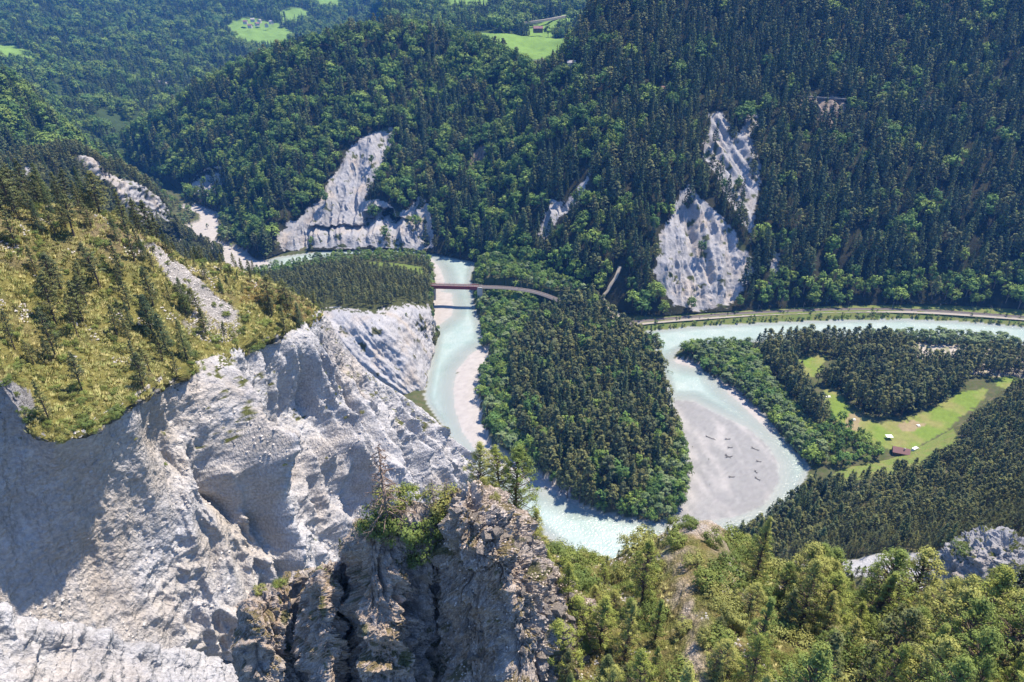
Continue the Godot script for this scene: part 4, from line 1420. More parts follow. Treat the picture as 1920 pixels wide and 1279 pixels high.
func build_trees():
	var eye := cam.position
	var fwd := -cam.transform.basis.z
	var up := cam.transform.basis.y
	var singles := {}
	for t in trees:
		var d: Vector3 = t.p + Vector3(0, t.h * 0.6, 0) - eye
		var z := d.dot(fwd)
		t.view = 0.0
		if z > 5.0 and absf(d.x / z) < 0.78 and absf(d.dot(up) / z) < 0.53: t.view = t.h / z
		if t.has("label"): t.view = 99.0
		if not singles.has(t.kind): singles[t.kind] = []
		singles[t.kind].append(t)
	for kind in singles:
		var list: Array = singles[kind]
		list.sort_custom(func(a, b): return a.view > b.view)
		var top := 300
		# one by one
		var by_place := {}
		for k in mini(top, list.size()):
			var t: Dictionary = list[k]
			if t.view <= 0.0: break
			t.single = true
			var best := ""
			var far := 1e12
			for m in LANDMARKS[t.stand]:
				var dd: float = (m[1] as Vector2).distance_squared_to(Vector2(t.p.x, t.p.z))
				if dd < far:
					far = dd
					best = m[0]
			if not by_place.has(best): by_place[best] = []
			by_place[best].append(t)
		for place in by_place:
			var here: Array = by_place[place]
			here.sort_custom(func(a, b): return a.h > b.h)
			for k in here.size():
				var t: Dictionary = here[k]
				var word: String = KIND_WORDS[kind]
				var label: String = "%s %s %s" % [RANKS[mini(k, 2)], word, place]
				if k > 2:
					# counted away from the tallest tree of the place
					var dx: float = t.p.x - here[0].p.x
					var dz: float = t.p.z - here[0].p.z
					var side := ("right of" if dx > 0.0 else "left of") if absf(dx) > absf(dz) else ("nearer than" if dz > 0.0 else "beyond")
					var nearer := 0
					for o in range(1, here.size()):
						var ex: float = here[o].p.x - here[0].p.x
						var ez: float = here[o].p.z - here[0].p.z
						var other := ("right of" if ex > 0.0 else "left of") if absf(ex) > absf(ez) else ("nearer than" if ez > 0.0 else "beyond")
						if other == side and ex * ex + ez * ez < dx * dx + dz * dz: nearer += 1
					label = "%s %s %s the tallest %s" % [ordinal(nearer + 1), SHORT_WORDS[kind], side, place]
				if t.has("label"): label = t.label
				var o := thing(KIND_NAMES[kind], t.p, label, {"bush": "shrub"}.get(kind, "tree"), "%ss %s" % [word, place])
				o.rotation.y = t.turn
				o.scale = Vector3(t.s * t.wide, t.s, t.s * t.wide)
				var pr: Dictionary = protos[t.proto]
				put("trunk", pr.trunk, mats.grey_bark if kind in ["broadleaf", "willow", "snag"] else mats.bark, o)
				put("crown", pr.crown, mats["leaf_%s_%d" % [kind, t.tone]], o)
		# the others, wood by wood
		var rest := {}
		for t in list:
			if t.has("single"): continue
			var key: String = t.proto
			if not rest.has(key): rest[key] = []
			rest[key].append(t)
		for key in rest:
			var mm := MultiMesh.new()
			mm.transform_format = MultiMesh.TRANSFORM_3D
			mm.use_colors = true
			mm.mesh = (protos[key].both as ArrayMesh).duplicate()
			(mm.mesh as ArrayMesh).surface_set_material(0, mats["leaf_%s_0" % kind])
			(mm.mesh as ArrayMesh).surface_set_material(1, mats.bark)
			mm.instance_count = rest[key].size()
			for k in rest[key].size():
				var t: Dictionary = rest[key][k]
				mm.set_instance_transform(k, Transform3D(Basis(Vector3.UP, t.turn).scaled_local(Vector3(t.s * t.wide, t.s, t.s * t.wide)), t.p))
				var base: Color = TONES[kind][0]
				var want: Color = TONES[kind][t.tone]
				var r := 0.68 + 0.66 * fposmod(t.turn * 7.13, 1.0)
				mm.set_instance_color(k, Color(want.r / base.r * r, want.g / base.g * r, want.b / base.b * r))
			var o := MultiMeshInstance3D.new()
			o.name = numbered({"bright_pine": "light_pine_forest", "willow": "willow_thicket", "bush": "shrub_thicket"}.get(kind, kind + "_forest"))
			o.multimesh = mm
			add_child(o)
			tag(o, "", "", "", "stuff")

# ------------------------------------------------------------------ loose blocks on the pinnacle
func build_rocks():
	rng.seed = 5
	var pin := get_node("rock_pinnacle")
	var kinds := []
	for k in 6:
		var s := Shape.new()
		# a chipped block: a box with every corner moved, split into facets
		var p := []
		for x in [-1, 1]:
			for y in [-1, 1]:
				for z in [-1, 1]:
					p.append(Vector3(x, y * 0.8, z) * 0.5 + Vector3(rng.randfn(), rng.randfn(), rng.randfn()) * 0.14)
		s.tint = Color(0.38, 0.33, 0.285) * rng.randf_range(0.85, 1.2)
		for f in [[0, 1, 3, 2], [4, 6, 7, 5], [0, 4, 5, 1], [2, 3, 7, 6], [0, 2, 6, 4], [1, 5, 7, 3]]:
			var m: Vector3 = (p[f[0]] + p[f[1]] + p[f[2]] + p[f[3]]) * 0.25 * rng.randf_range(1.0, 1.25)
			for q in 4: s.flat(p[f[q]], p[f[(q + 1) % 4]], m)
		kinds.append(s.mesh())
	for k in 110:
		var u := rng.randf_range(0.60, 0.97)
		var v := rng.randf_range(0.30, 0.80)
		if k < 60:
			u = rng.randf_range(0.80, 0.96)
			v = rng.randf_range(0.42, 0.72)
		var at := patch_point("pinnacle", u, v)
		var o := put("block", kinds[rng.randi() % 6], mats.near_rock, pin)
		o.position = at
		var sz := rng.randf_range(0.35, 1.0)
		o.basis = Basis.from_euler(Vector3(rng.randf() * 6.0, rng.randf() * 6.0, rng.randf() * 6.0)).scaled(Vector3(sz, sz * 0.8, sz * 1.15))

# ------------------------------------------------------------------ grass tufts and scree stones
func scatter(called: String, mesh: Mesh, mat: Material, net_name: String, n: int, keep: Callable, lo: float, hi: float, hue: Callable):
	var w := patch_weights(net_name)
	var g: Dictionary = grids[net_name]
	var W: int = g.nv + 1
	var at := []
	for k in n:
		var i: int = mini((w[1] as PackedFloat32Array).bsearch(rng.randf() * w[2]), w[0].size() - 1)
		var a: int = w[0][i][0] + rng.randi() % int(w[3])
		var b: int = w[0][i][1] + rng.randi() % int(w[3])
		var p: Vector3 = (g.p[a * W + b] as Vector3).lerp(g.p[mini(a + 1, g.nu) * W + mini(b + 1, g.nv)], rng.randf())
		if keep.call(p, float(a) / g.nu, float(b) / g.nv): at.append(p)
	var mm := MultiMesh.new()
	mm.transform_format = MultiMesh.TRANSFORM_3D
	mm.use_colors = true
	mm.mesh = mesh
	mm.instance_count = at.size()
	for k in at.size():
		var s := rng.randf_range(lo, hi)
		mm.set_instance_transform(k, Transform3D(Basis(Vector3.UP, rng.randf() * TAU).scaled_local(Vector3(s, s * rng.randf_range(0.7, 1.2), s)), at[k]))
		mm.set_instance_color(k, hue.call())
	var o := MultiMeshInstance3D.new()
	o.name = numbered(called)
	o.multimesh = mm
	o.material_override = mat
	add_child(o)
	tag(o, "", "", "", "stuff")

func build_tufts():
	rng.seed = 77
	var s := Shape.new()
	for k in 16:
		var a := rng.randf() * TAU
		var d := Vector3(cos(a), 0, sin(a))
		var r := d * rng.randf_range(0.05, 0.35)
		var side := Vector3(-d.z, 0, d.x) * 0.07
		s.leaf(r - side, r + side, r + d * rng.randf_range(0.1, 0.35) + Vector3.UP * rng.randf_range(0.35, 0.75), (Vector3.UP + d * 0.4).normalized(), 0.6)
	mats.tuft = leaf_material("grass_blades", Color(1, 1, 1), 0.3)
	var straw := func() -> Color:
		var t := rng.randf()
		return Color(0.37, 0.325, 0.15).lerp(Color(0.17, 0.20, 0.065), t) * rng.randf_range(0.8, 1.3)
	scatter("grass", s.mesh(), mats.tuft, "left_hill", 16000, func(p, u, v): return v > 0.12 and v < 0.97 and not inside("scree_streak", p.x, p.z) and not inside("white_patch", p.x, p.z) and nz.fine.get_noise_3dv(p * 1.4) > -0.25, 0.5, 1.5, straw)
	scatter("grass", s.mesh(), mats.tuft, "near_slope", 5000, func(p, u, v): return nz.fine.get_noise_3dv(p * 1.8) > -0.05 and spur_at(p, u, v) < 0.3, 0.3, 0.8, straw)
	var st := Shape.new()
	var q := []
	for k in 6: q.append(Vector3([1, -1, 0, 0, 0, 0][k], [0, 0, 0.8, -0.8, 0, 0][k], [0, 0, 0, 0, 1, -1][k]) * 0.5 * rng.randf_range(0.7, 1.2))
	for x in [0, 1]:
		for y in [2, 3]:
			for z in [4, 5]:
				if (x + y + z) % 2 == 0: st.flat(q[x], q[y], q[z])
				else: st.flat(q[x], q[z], q[y])
	mats.stone = flat_material("scree_stone", Color(1, 1, 1), 0.95)
	mats.stone.vertex_color_use_as_albedo = true
	var pale := func() -> Color: return Color(0.42, 0.39, 0.365) * rng.randf_range(0.7, 1.2)
	scatter("scree_gravel", st.mesh(), mats.stone, "left_hill", 26000, func(p, u, v): return inside("scree_streak", p.x, p.z) or inside("scree_low", p.x, p.z) or (nz.fine.get_noise_3dv(p * 0.7) > 0.36 and v > 0.3), 0.25, 0.9, pale)
	scatter("scree_gravel", st.mesh(), mats.stone, "near_slope", 9000, func(p, u, v): return nz.fine.get_noise_3dv(p * 0.8 + Vector3(30, 0, 0)) > 0.12, 0.12, 0.5, pale)
	scatter("scree_gravel", st.mesh(), mats.stone, "pinnacle", 9000, func(p, u, v): return v > 0.12 and p.x > -8.0, 0.10, 0.34, func() -> Color: return Color(0.46, 0.39, 0.33) * rng.randf_range(0.7, 1.25))
	scatter("scree_gravel", st.mesh(), mats.stone, "left_wall", 9000, func(p, u, v): return nz.fine.get_noise_3dv(p * 0.5) > 0.05, 0.3, 1.1, pale)

# Control points of the land in metres: name -> [rows per column, x, y, z ...]
const NETS := {
	"far_slope": [8, -688, 10.3, -1184.6, -689, 11.5, -1185.5, -690.8, 13.3, -1187.1, -692.9, 15.3, -1189.3, -695.2, 17.4, -1191.7, -697.8, 19.7, -1194.5, -700.5, 21.9, -1197.3, -761.1, -29.5, -1300.9, -550.7, 6.9, -1052.9, -552.9, 13.9, -1059.9, -557.3, 24, -1072.3, -563, 35.2, -1088, -569.7, 47, -1105.9, -577.3, 60.5, -1126.1, -585.4, 74, -1147.4, -639.9, 22.6, -1254.3, -460.3, 4.3, -953.6, -461.6, 16.6, -967.1, -464.9, 34.4, -990.8, -470, 54.5, -1021.2, -476.5, 76.1, -1056.3, -484, 101.2, -1097, -492.3, 127.3, -1140.7, -539.9, 75.8, -1250.8, -375.4, 3.4, -867.4, -375.7, 18.8, -884.6, -377.8, 41.2, -914.9, -381.7, 66.7, -954.1, -386.9, 94.6, -1000, -393, 127.5, -1054, -400.1, 162.4, -1113.2, -440.7, 111, -1226.1, -300.6, 2.6, -737.9, -298.8, 20.2, -758.3, -297.7, 46.1, -794.3, -297.8, 75.9, -841.2, -298.8, 109.1, -897, -299.9, 149.1, -963.9, -301.7, 192.7, -1039.1, -335.1, 141.3, -1154.4, -262.5, 2.6, -756.4, -259.5, 21.2, -777.8, -256.5, 48.6, -815.6, -254.2, 80.1, -865.2, -252.3, 115.4, -924.3, -250, 158, -995.5, -247.9, 204.7, -1075.8, -274.9, 153.2, -1192.7, -197.2, 2.6, -761.6, -193.7, 22.1, -783.3, -189.5, 50.8, -822.1, -185.6, 83.9, -873.2, -181.7, 120.8, -934.3, -176.9, 165.6, -1008.1, -172, 214.7, -1091.7, -190.7, 163.3, -1210.3, -127.4, 2.6, -763.3, -123.7, 21.7, -783.9, -118.6, 49.5, -820.8, -113.2, 81.5, -869.4, -107.4, 117.1, -927.5, -100.4, 160, -997.3, -92.9, 206.8, -1076.1, -103.2, 155.3, -1195.7, -74.6, 2.6, -741.2, -71, 20.7, -760.4, -65.8, 47, -794.7, -59.9, 77.1, -839.8, -53.5, 110.3, -893.6, -45.7, 150.3, -958.1, -37.4, 193.6, -1030.5, -41.8, 142.1, -1150.4, -36.4, 3.4, -719.7, -33.1, 20.7, -737.8, -28.1, 45.8, -770.1, -22.4, 74.4, -812.6, -16, 105.8, -863.2, -8.3, 143.5, -923.6, 0, 184.2, -991.4, 0, 132.8, -1111.4, 17.1, 12, -669.2, 18.7, 28, -685.8, 21.2, 51.2, -715.3, 24.4, 77.4, -754.2, 28, 106.3, -800.2, 32.4, 140.7, -855.3, 37.2, 177.8, -916.8, 42, 126.4, -1036.7, 69.3, 10.3, -615.5, 70.1, 30.3, -636.3, 72, 59.5, -673.6, 74.8, 93, -723.4, 78.3, 130.8, -783.8, 82.6, 177.2, -857.9, 87.7, 228.8, -943.7, 98.9, 177.3, -1063.1, 122.5, 6.9, -581, 123.4, 30.8, -606, 126, 65.9, -651.3, 130.3, 107, -712.6, 136.1, 154.5, -788.8, 143.4, 214.5, -884.9, 152.4, 283.8, -1000.3, 170.5, 232.4, -1118.9, 174.8, 6, -586.1, 177.3, 31.9, -613.3, 183, 70.2, -662.6, 191.8, 115.5, -729.8, 203.4, 168.2, -813.9, 218.1, 235.6, -921.3, 236.5, 314.6, -1052, 262.8, 263.2, -1169.1, 255.5, 6, -596.5, 259.6, 33.5, -625.7, 268.9, 74.4, -678.4, 283, 123.1, -750.3, 301.5, 180.2, -841, 325.3, 253.8, -957.4, 355.1, 341, -1100.3, 392, 289.5, -1214.5, 336.8, 6, -603.7, 343.1, 34.4, -633.7, 356.6, 76.7, -687.9, 376.8, 127.3, -761.8, 403.1, 186.8, -854.8, 437, 263.5, -974.4, 479.3, 354.6, -1121.2, 526.5, 303.1, -1231.6, 431.6, 6, -603.7, 440.2, 34.8, -634.1, 458.3, 77.9, -688.5, 484.9, 129.5, -762.5, 519.5, 190.3, -855.4, 563.9, 268.4, -974.4, 619, 360.9, -1120.1, 677, 309.4, -1225.1, 513, 6, -591.8, 523.7, 34.8, -621.9, 545.5, 77.9, -675.5, 577.4, 129.5, -747.8, 618.5, 190.1, -838.3, 671, 267.9, -953.8, 735.8, 359.5, -1094.2, 802.8, 308, -1193.8, 586.9, 6, -580.4, 599.3, 34.8, -610.1, 624.4, 77.9, -662.6, 660.7, 129.6, -733.3, 707.3, 190.1, -821.2, 766.6, 267.4, -933, 839.2, 358, -1068.2, 913.4, 306.6, -1162.5],
	"far_mountain": [7, -1113.1, -8.6, -1158, -914.8, 89, -975.3, -1037.2, 105.4, -1130.6, -1191.1, 127.8, -1326.6, -1386.4, 159.2, -1577.3, -1623.4, 199.1, -1882.4, -2039, 290.2, -2429.1, -967.1, -8.6, -1158, -844.7, 75.8, -1036.5, -956.4, 93.5, -1199.8, -1096.6, 117.5, -1405.7, -1274.6, 151, -1668.9, -1490.6, 193.4, -1989.2, -1868.8, 289.7, -2562.3, -830.3, -8.6, -1158, -766.5, 63, -1095.6, -866.5, 82.1, -1266.2, -992, 107.7, -1481.4, -1151.4, 143.2, -1756.2, -1344.8, 188, -2090.5, -1683, 289.2, -2688, -675.9, -8.6, -1124.5, -676.5, 41.8, -1153.4, -763.4, 61.3, -1330.9, -872.6, 87.4, -1554.7, -1011.3, 123.5, -1840.4, -1179.6, 168.7, -2188, -1473.5, 271.7, -2808.4, -542.5, -8.6, -1124.5, -569.5, 29.2, -1209.8, -641.7, 50, -1393.7, -732.3, 77.7, -1625.5, -847.4, 115.7, -1921.4, -987.1, 163.2, -2281.3, -1230.8, 270.5, -2922.8, -409.1, -8.6, -1124.5, -447.3, 17.9, -1260.1, -503.2, 40, -1449.4, -573.5, 69.2, -1688.1, -662.7, 108.9, -1992.7, -771.1, 158.2, -2363.1, -959.9, 269.5, -3022.7, -275.7, -8.6, -1124.5, -311.1, 8.9, -1300.4, -349.5, 32.1, -1493.9, -397.9, 62.4, -1737.9, -459.3, 103.4, -2049.2, -533.8, 154.4, -2427.7, -663.7, 268.7, -3101.2, -142.3, -8.6, -1124.5, -163.9, 2.9, -1327.1, -183.9, 26.8, -1523.2, -209.2, 57.9, -1770.5, -241.3, 99.9, -2086.1, -280.3, 151.8, -2469.9, -348.2, 268.2, -3152.3],
	"far_spur": [5, -565.5, 93.9, -621.2, -608.4, 129.8, -700.4, -643.7, 175.4, -771.9, -677.5, 227.7, -841.1, -747.3, 204.8, -927.9, -540.3, 88.4, -654.3, -578.8, 116.3, -728.8, -610.6, 152.7, -794.7, -641.7, 194.5, -858, -708.1, 167.1, -947.5, -510.7, 83.1, -688.4, -544.2, 102.3, -756.8, -572.1, 128.6, -815.8, -600.1, 159.3, -872.1, -662.4, 127, -964.4, -492.1, 81.5, -712.3, -522.2, 91.3, -774, -547.4, 107, -825.6, -573.3, 125.8, -874.5, -633.3, 89.1, -968.4, -483.5, 82.5, -748.9, -507.8, 83.5, -798.9, -527.8, 88.9, -838.1, -549.2, 96.2, -874.7, -607.2, 55.3, -969.9, -477.7, 82, -782.9, -496.7, 77.9, -822.7, -511.8, 77.4, -851.2, -528.8, 78, -877.2, -584.8, 34.4, -973.6, -467.2, 78, -809.1, -481.3, 71.2, -840.2, -491.8, 67.8, -859.5, -504.6, 65, -876.6, -558.4, 19.4, -974.2],
	"upland": [5, -209.9, 164.9, -1198.9, -236.2, 182.3, -1368.3, -273.3, 203.7, -1605.5, -326.5, 232.5, -1944.2, -417.6, 305, -2537.3, -149.8, 163.8, -1207.9, -168.5, 181.5, -1378.3, -195, 203, -1616.9, -232.9, 232.1, -1957.6, -297.8, 305.1, -2554.1, -88.5, 163.2, -1213.9, -99.6, 180.9, -1385, -115.2, 202.6, -1624.5, -137.6, 231.8, -1966.6, -175.9, 305.1, -2565.4, 17.8, 162.8, -1217, 20, 180.6, -1388.4, 23.1, 202.3, -1628.4, 27.6, 231.6, -1971.2, 35.3, 305.1, -2571.2, 141.1, 163.7, -1208.9, 158.7, 181.4, -1379.5, 183.7, 202.9, -1618.2, 219.3, 232, -1959.2, 280.5, 305.1, -2556.1, 260.2, 166, -1189, 292.9, 183.3, -1357.3, 339, 204.4, -1592.9, 405, 233.1, -1929.4, 518.2, 305, -2518.7, 371.9, 169.4, -1158.9, 419, 186.2, -1323.9, 485.2, 206.7, -1554.6, 580.1, 234.6, -1884.2, 742.8, 304.9, -2461.8, 488, 174.3, -1115, 550.2, 190.4, -1274.9, 637.8, 210.1, -1498.5, 763.1, 236.9, -1817.7, 978.4, 304.7, -2378, 601.9, 180.8, -1057.9, 679.4, 195.9, -1211, 788.4, 214.5, -1425, 944.5, 240, -1730.5, 1212.8, 304.5, -2267.4],
	"blue_mountain": [4, -1649.4, 23.1, -3486.7, -1884.5, 83.5, -4039.2, -2150.2, 167, -4671.8, -2460.4, 376, -5472.3, -1254.8, 10.3, -3647.3, -1432.2, 73.8, -4220.8, -1632.4, 161.1, -4876.9, -1864.8, 379.2, -5702.9, -963.7, 3.4, -3734.8, -1099.3, 68.5, -4319.5, -1252.2, 158, -4988.1, -1429.1, 380.9, -5827.3, -653.9, -1.9, -3801.3, -745.5, 64.5, -4394.3, -848.9, 155.6, -5072.3, -968.1, 382.2, -5921.4, -275.7, -5.5, -3847.3, -314.3, 61.7, -4446, -357.8, 153.9, -5130.4, -407.8, 383.1, -5986.1, 110.5, -6.2, -3855.6, 126, 61.2, -4455.4, 143.4, 153.6, -5140.9, 163.4, 383.3, -5997.8],
	"left_ridge": [5, -572.8, 112.2, -637.6, -489.3, 146.5, -551.3, -456.4, 140, -504.9, -415.9, 138.5, -452.4, -374.2, 142.6, -401.1, -554.1, 106.8, -665.2, -473.7, 142, -575.9, -442.7, 134.1, -528.1, -404.4, 131.4, -474.1, -364.7, 134.8, -421.2, -532, 102.9, -693.8, -455.3, 138.8, -601.4, -426.5, 128.9, -552.2, -390.5, 124.5, -496.5, -353.1, 126.6, -442, -516.4, 107.2, -710.8, -442.1, 142.5, -616.4, -415.8, 129.1, -567.2, -382.7, 121.3, -511.5, -347.9, 120.7, -456.9, -499.2, 106, -728.2, -427.4, 141.5, -631.9, -403.5, 125.4, -582.8, -373.1, 115, -527.2, -340.9, 112.4, -472.8, -479.2, 105.8, -746.6, -410.3, 141.5, -648.2, -389, 122.1, -599.2, -361.4, 108.7, -543.8, -331.9, 103.6, -489.5, -464.7, 85, -765.7, -398.3, 123.7, -665.6, -380.3, 105.3, -620.9, -356.7, 92.1, -570.3, -331.6, 86.5, -520.5, -448.4, 68.7, -785.3, -384.6, 109.7, -683.5, -371.3, 89.9, -645.2, -353.4, 74.2, -601.9, -334.1, 65.5, -559.2, -437.5, 34.4, -811, -376, 79.9, -707.8, -365.9, 63.7, -676.7, -352.2, 50.6, -641.5, -337.5, 42.8, -606.8, -434.5, -11.7, -831.9, -374.2, 39.9, -728, -365.1, 31.9, -702.3, -352.8, 26.2, -673.2, -340, 23.9, -644.4, -416.7, -31.8, -836.2, -358.4, 22.8, -731.2, -350.8, 16.9, -709.1, -340.4, 12.8, -684.1, -329.6, 11.4, -659.3, -385.8, -50.9, -836.8, -330.8, 7.1, -730, -324.1, 2, -709, -314.8, -1.2, -685.2, -305.1, -2, -661.6],
	"left_hill": [7, -155.6, 237.8, -167.9, -139.4, 247.9, -152.4, -129.8, 252.7, -142.6, -119, 247.5, -125.7, -109.6, 243.3, -111.1, -101.1, 241, -98.9, -100.8, 239.3, -97.9, -151.9, 235.1, -176.8, -136.4, 245.6, -160.8, -127.1, 250.5, -150.7, -116.4, 244.6, -132.3, -106.8, 240, -116.3, -98.2, 237.5, -102.9, -97.9, 235.6, -102, -147.9, 232.1, -186.8, -133, 243, -170.2, -124.2, 248.1, -159.7, -113.5, 241.1, -139.6, -103.8, 235.7, -121.8, -95, 232.9, -107, -94.8, 230.9, -106.1, -142.6, 227.2, -198.4, -128.4, 238.7, -181.1, -120.1, 244.1, -170.2, -109, 234.3, -144.6, -98.2, 227.5, -121.7, -88.2, 224.9, -102.7, -88, 222.8, -101.8, -132.8, 220, -210.1, -119.7, 232.4, -192, -112.1, 238.2, -180.6, -102, 229.2, -152.6, -91.9, 223.5, -127.4, -82.2, 222.1, -106.5, -82, 220, -105.6, -124.6, 210, -217.1, -112.4, 223.6, -198.4, -105.2, 230.1, -186.7, -96.4, 224.2, -161.4, -88, 220.4, -138.7, -80.1, 219.7, -119.7, -79.8, 217.3, -118.8, -116.9, 199.2, -223.2, -105.4, 214, -204.1, -98.7, 221.2, -192.1, -92.3, 217.9, -171.2, -86.5, 215.4, -152.8, -81.1, 214.7, -137.3, -80.9, 212, -136.4, -107.8, 190.3, -235.4, -97.4, 206.2, -215.6, -91.3, 213.8, -203.3, -86.6, 210.7, -187.1, -82.8, 207.6, -173.2, -79.3, 205.6, -161.6, -79.1, 202.4, -160.8, -94.9, 177.6, -246.4, -85.8, 194.9, -226, -80.6, 203.3, -213.3, -78.7, 202.3, -202.2, -77.5, 200.7, -193.6, -76.5, 199.5, -186.4, -76.2, 195.7, -185.5, -86.2, 168, -253.1, -78.1, 186.4, -232.4, -73.4, 195.2, -219.5, -72.3, 195.1, -211.7, -72, 194, -206.4, -71.7, 193.1, -201.9, -71.4, 189, -201.1, -81.4, 160.3, -257.4, -73.7, 179.5, -236.5, -69.3, 188.8, -223.5, -68.3, 189.9, -219.8, -68, 189.8, -218.6, -67.8, 189.7, -217.7, -67.4, 185.4, -216.9],
	"left_wall": [6, -105.7, 237.6, -102.8, -101.7, 241, -99.5, -102.1, 231.2, -94.1, -102.9, 218.7, -88.1, -103.3, 205.9, -82.2, -102.5, 193.3, -74.8, -102.6, 233.8, -107, -98.7, 237.5, -103.6, -99, 227.9, -98.6, -100.4, 213.8, -93.5, -100.7, 202, -88, -98.7, 189.4, -79.7, -99.3, 229, -111.3, -95.5, 232.9, -107.8, -96.1, 222.9, -103.8, -97, 208.3, -99.4, -96.5, 195.7, -95, -94.1, 180, -87.6, -92.8, 220.6, -107.9, -89.1, 225, -104.3, -92.1, 212.8, -105, -92.6, 200.2, -103.4, -91.7, 187.8, -100.8, -88.2, 171.8, -93.6, -86.6, 217.4, -111.8, -83.1, 222, -108, -86.1, 210.1, -110, -87.1, 196.1, -109.3, -86.4, 181.4, -106.5, -82.1, 163, -100, -84.1, 214.8, -125.3, -80.9, 219.5, -121.2, -81.7, 206.7, -119.6, -82.1, 189.2, -118.3, -81.1, 171, -115.9, -76.7, 150, -109.5, -84.8, 209.9, -143, -81.8, 214.6, -138.8, -77.3, 202.3, -133.5, -72.5, 185.1, -128.4, -70.4, 164, -125.6, -68.3, 132.6, -118.9, -82.6, 200.7, -167.6, -79.9, 205.7, -163.2, -71.8, 188, -155.7, -63.6, 169.4, -148.1, -57.4, 147, -141.3, -52.7, 108.8, -134, -79.3, 194.5, -192.6, -76.9, 199.7, -188, -68.4, 177.9, -181.3, -58.9, 155.1, -171.9, -49.2, 131.6, -162.4, -42, 88.2, -148.5, -77.1, 183.1, -214.6, -72.1, 193.6, -203.6, -63.1, 170.8, -198.5, -52.8, 147.2, -189.9, -44, 121.4, -179.8, -36.1, 69.1, -164.1, -72.3, 179.5, -230.7, -67.8, 190.1, -219.5, -57.5, 168, -213.5, -48, 144.9, -205.3, -39.6, 117.5, -194.9, -29.5, 66.5, -177.6, -68.4, 155, -244.3, -64.2, 167.1, -233, -55.8, 147.7, -228.1, -46.7, 126, -219.7, -38.5, 102.6, -210.8, -24.7, 55.3, -191.3, -62, 132.4, -258.4, -58.2, 145.8, -246.9, -49.9, 128.2, -242.6, -42.1, 108.3, -234.5, -34.1, 86.6, -224.6, -21.2, 48.8, -204.6, -51.1, 110.9, -273, -47.9, 125.5, -261.4, -42.3, 110.4, -257.1, -36.2, 93, -249.4, -29.7, 72, -239.9, -17.5, 40.4, -220.4, -40.7, 87.4, -285.1, -38.1, 103.3, -273.4, -34.4, 91.5, -269.5, -30.5, 78.3, -263.1, -25.2, 59.2, -253.3, -14.4, 35.3, -234.4, -29.8, 55.3, -298.5, -27.8, 72.9, -286.7, -26, 67.3, -282.5, -23.6, 59.6, -276.7, -20.1, 46.6, -266.7, -11, 29.4, -250, -24.3, 25.8, -307.6, -22.5, 45, -295.7, -21, 40.1, -292.4, -18.8, 34.8, -287.4, -16.2, 29, -279, -8.6, 22.4, -263.9],
	"lower_rib": [5, -92.2, 209.6, -74.1, -85, 218.3, -69.4, -83.2, 214.3, -66.2, -80.6, 211, -62.5, -77.5, 207.8, -58.1, -90.8, 203.2, -77.1, -83.7, 212.5, -72.2, -81.9, 208.8, -69.1, -79.2, 205.8, -65.6, -76.2, 202.8, -61.2, -89.4, 197.8, -80.1, -82.4, 207.6, -75.1, -80.5, 203.9, -72, -77.9, 201.1, -68.5, -74.8, 198.1, -64.1, -87.9, 190.6, -82.9, -81, 201.1, -77.8, -79, 197.9, -74.8, -76.3, 195.6, -71.5, -73.3, 193.2, -67.2, -85.6, 185.6, -86.5, -78.9, 196.5, -81.1, -77, 193.2, -78.2, -74.3, 190.7, -74.8, -71.3, 188.1, -70.5, -82.7, 178.1, -90.5, -76.2, 189.7, -84.8, -74.2, 186.6, -82, -71.5, 184.3, -78.6, -68.5, 181.9, -74.4, -79.5, 168.5, -94.4, -73.2, 181, -88.5, -71.1, 178.6, -85.8, -68.3, 177.1, -82.6, -65.2, 175.4, -78.4, -77.3, 161.1, -98.4, -71.2, 174.2, -92.3, -69, 172, -89.7, -66.2, 170.8, -86.4, -63.1, 169.3, -82.3, -75.4, 157.4, -102, -69.5, 170.8, -95.7, -67.4, 168.1, -93, -64.7, 166.4, -89.7, -61.7, 164.2, -85.5, -73.4, 147, -105.5, -67.7, 161.3, -99.1, -65.3, 159.7, -96.5, -62.4, 159.2, -93.4, -59.2, 158.2, -89.3, -71.2, 138.4, -109.1, -65.6, 153.4, -102.5, -63.1, 152.5, -100, -60, 152.8, -96.9, -56.8, 152.5, -92.9, -67.6, 121.7, -114.4, -62.3, 138.1, -107.5, -59.5, 139.5, -105.2, -56, 142, -102.2, -52.5, 143.9, -98.3],
	"gully_floor": [4, -104.2, 139.9, -125.1, -99.1, 142.2, -116, -94.3, 144.3, -108.8, -85.9, 150.1, -95.7, -96.8, 132.4, -131, -92.2, 134.6, -121.5, -87.7, 136.7, -114.2, -80, 142.3, -100.6, -89.4, 125.9, -136.1, -85.3, 127.9, -126.5, -81.1, 129.8, -119, -74.1, 135.4, -105.1, -81.2, 119.4, -141.2, -77.5, 121.2, -131.4, -73.7, 123.1, -123.7, -67.4, 128.4, -109.5, -69.2, 111.4, -147.4, -66.2, 113, -137.5, -62.8, 114.7, -129.6, -57.5, 119.8, -115, -54.1, 103.5, -153.6, -51.8, 104.8, -143.5, -49, 106.3, -135.4, -44.8, 111.2, -120.5],
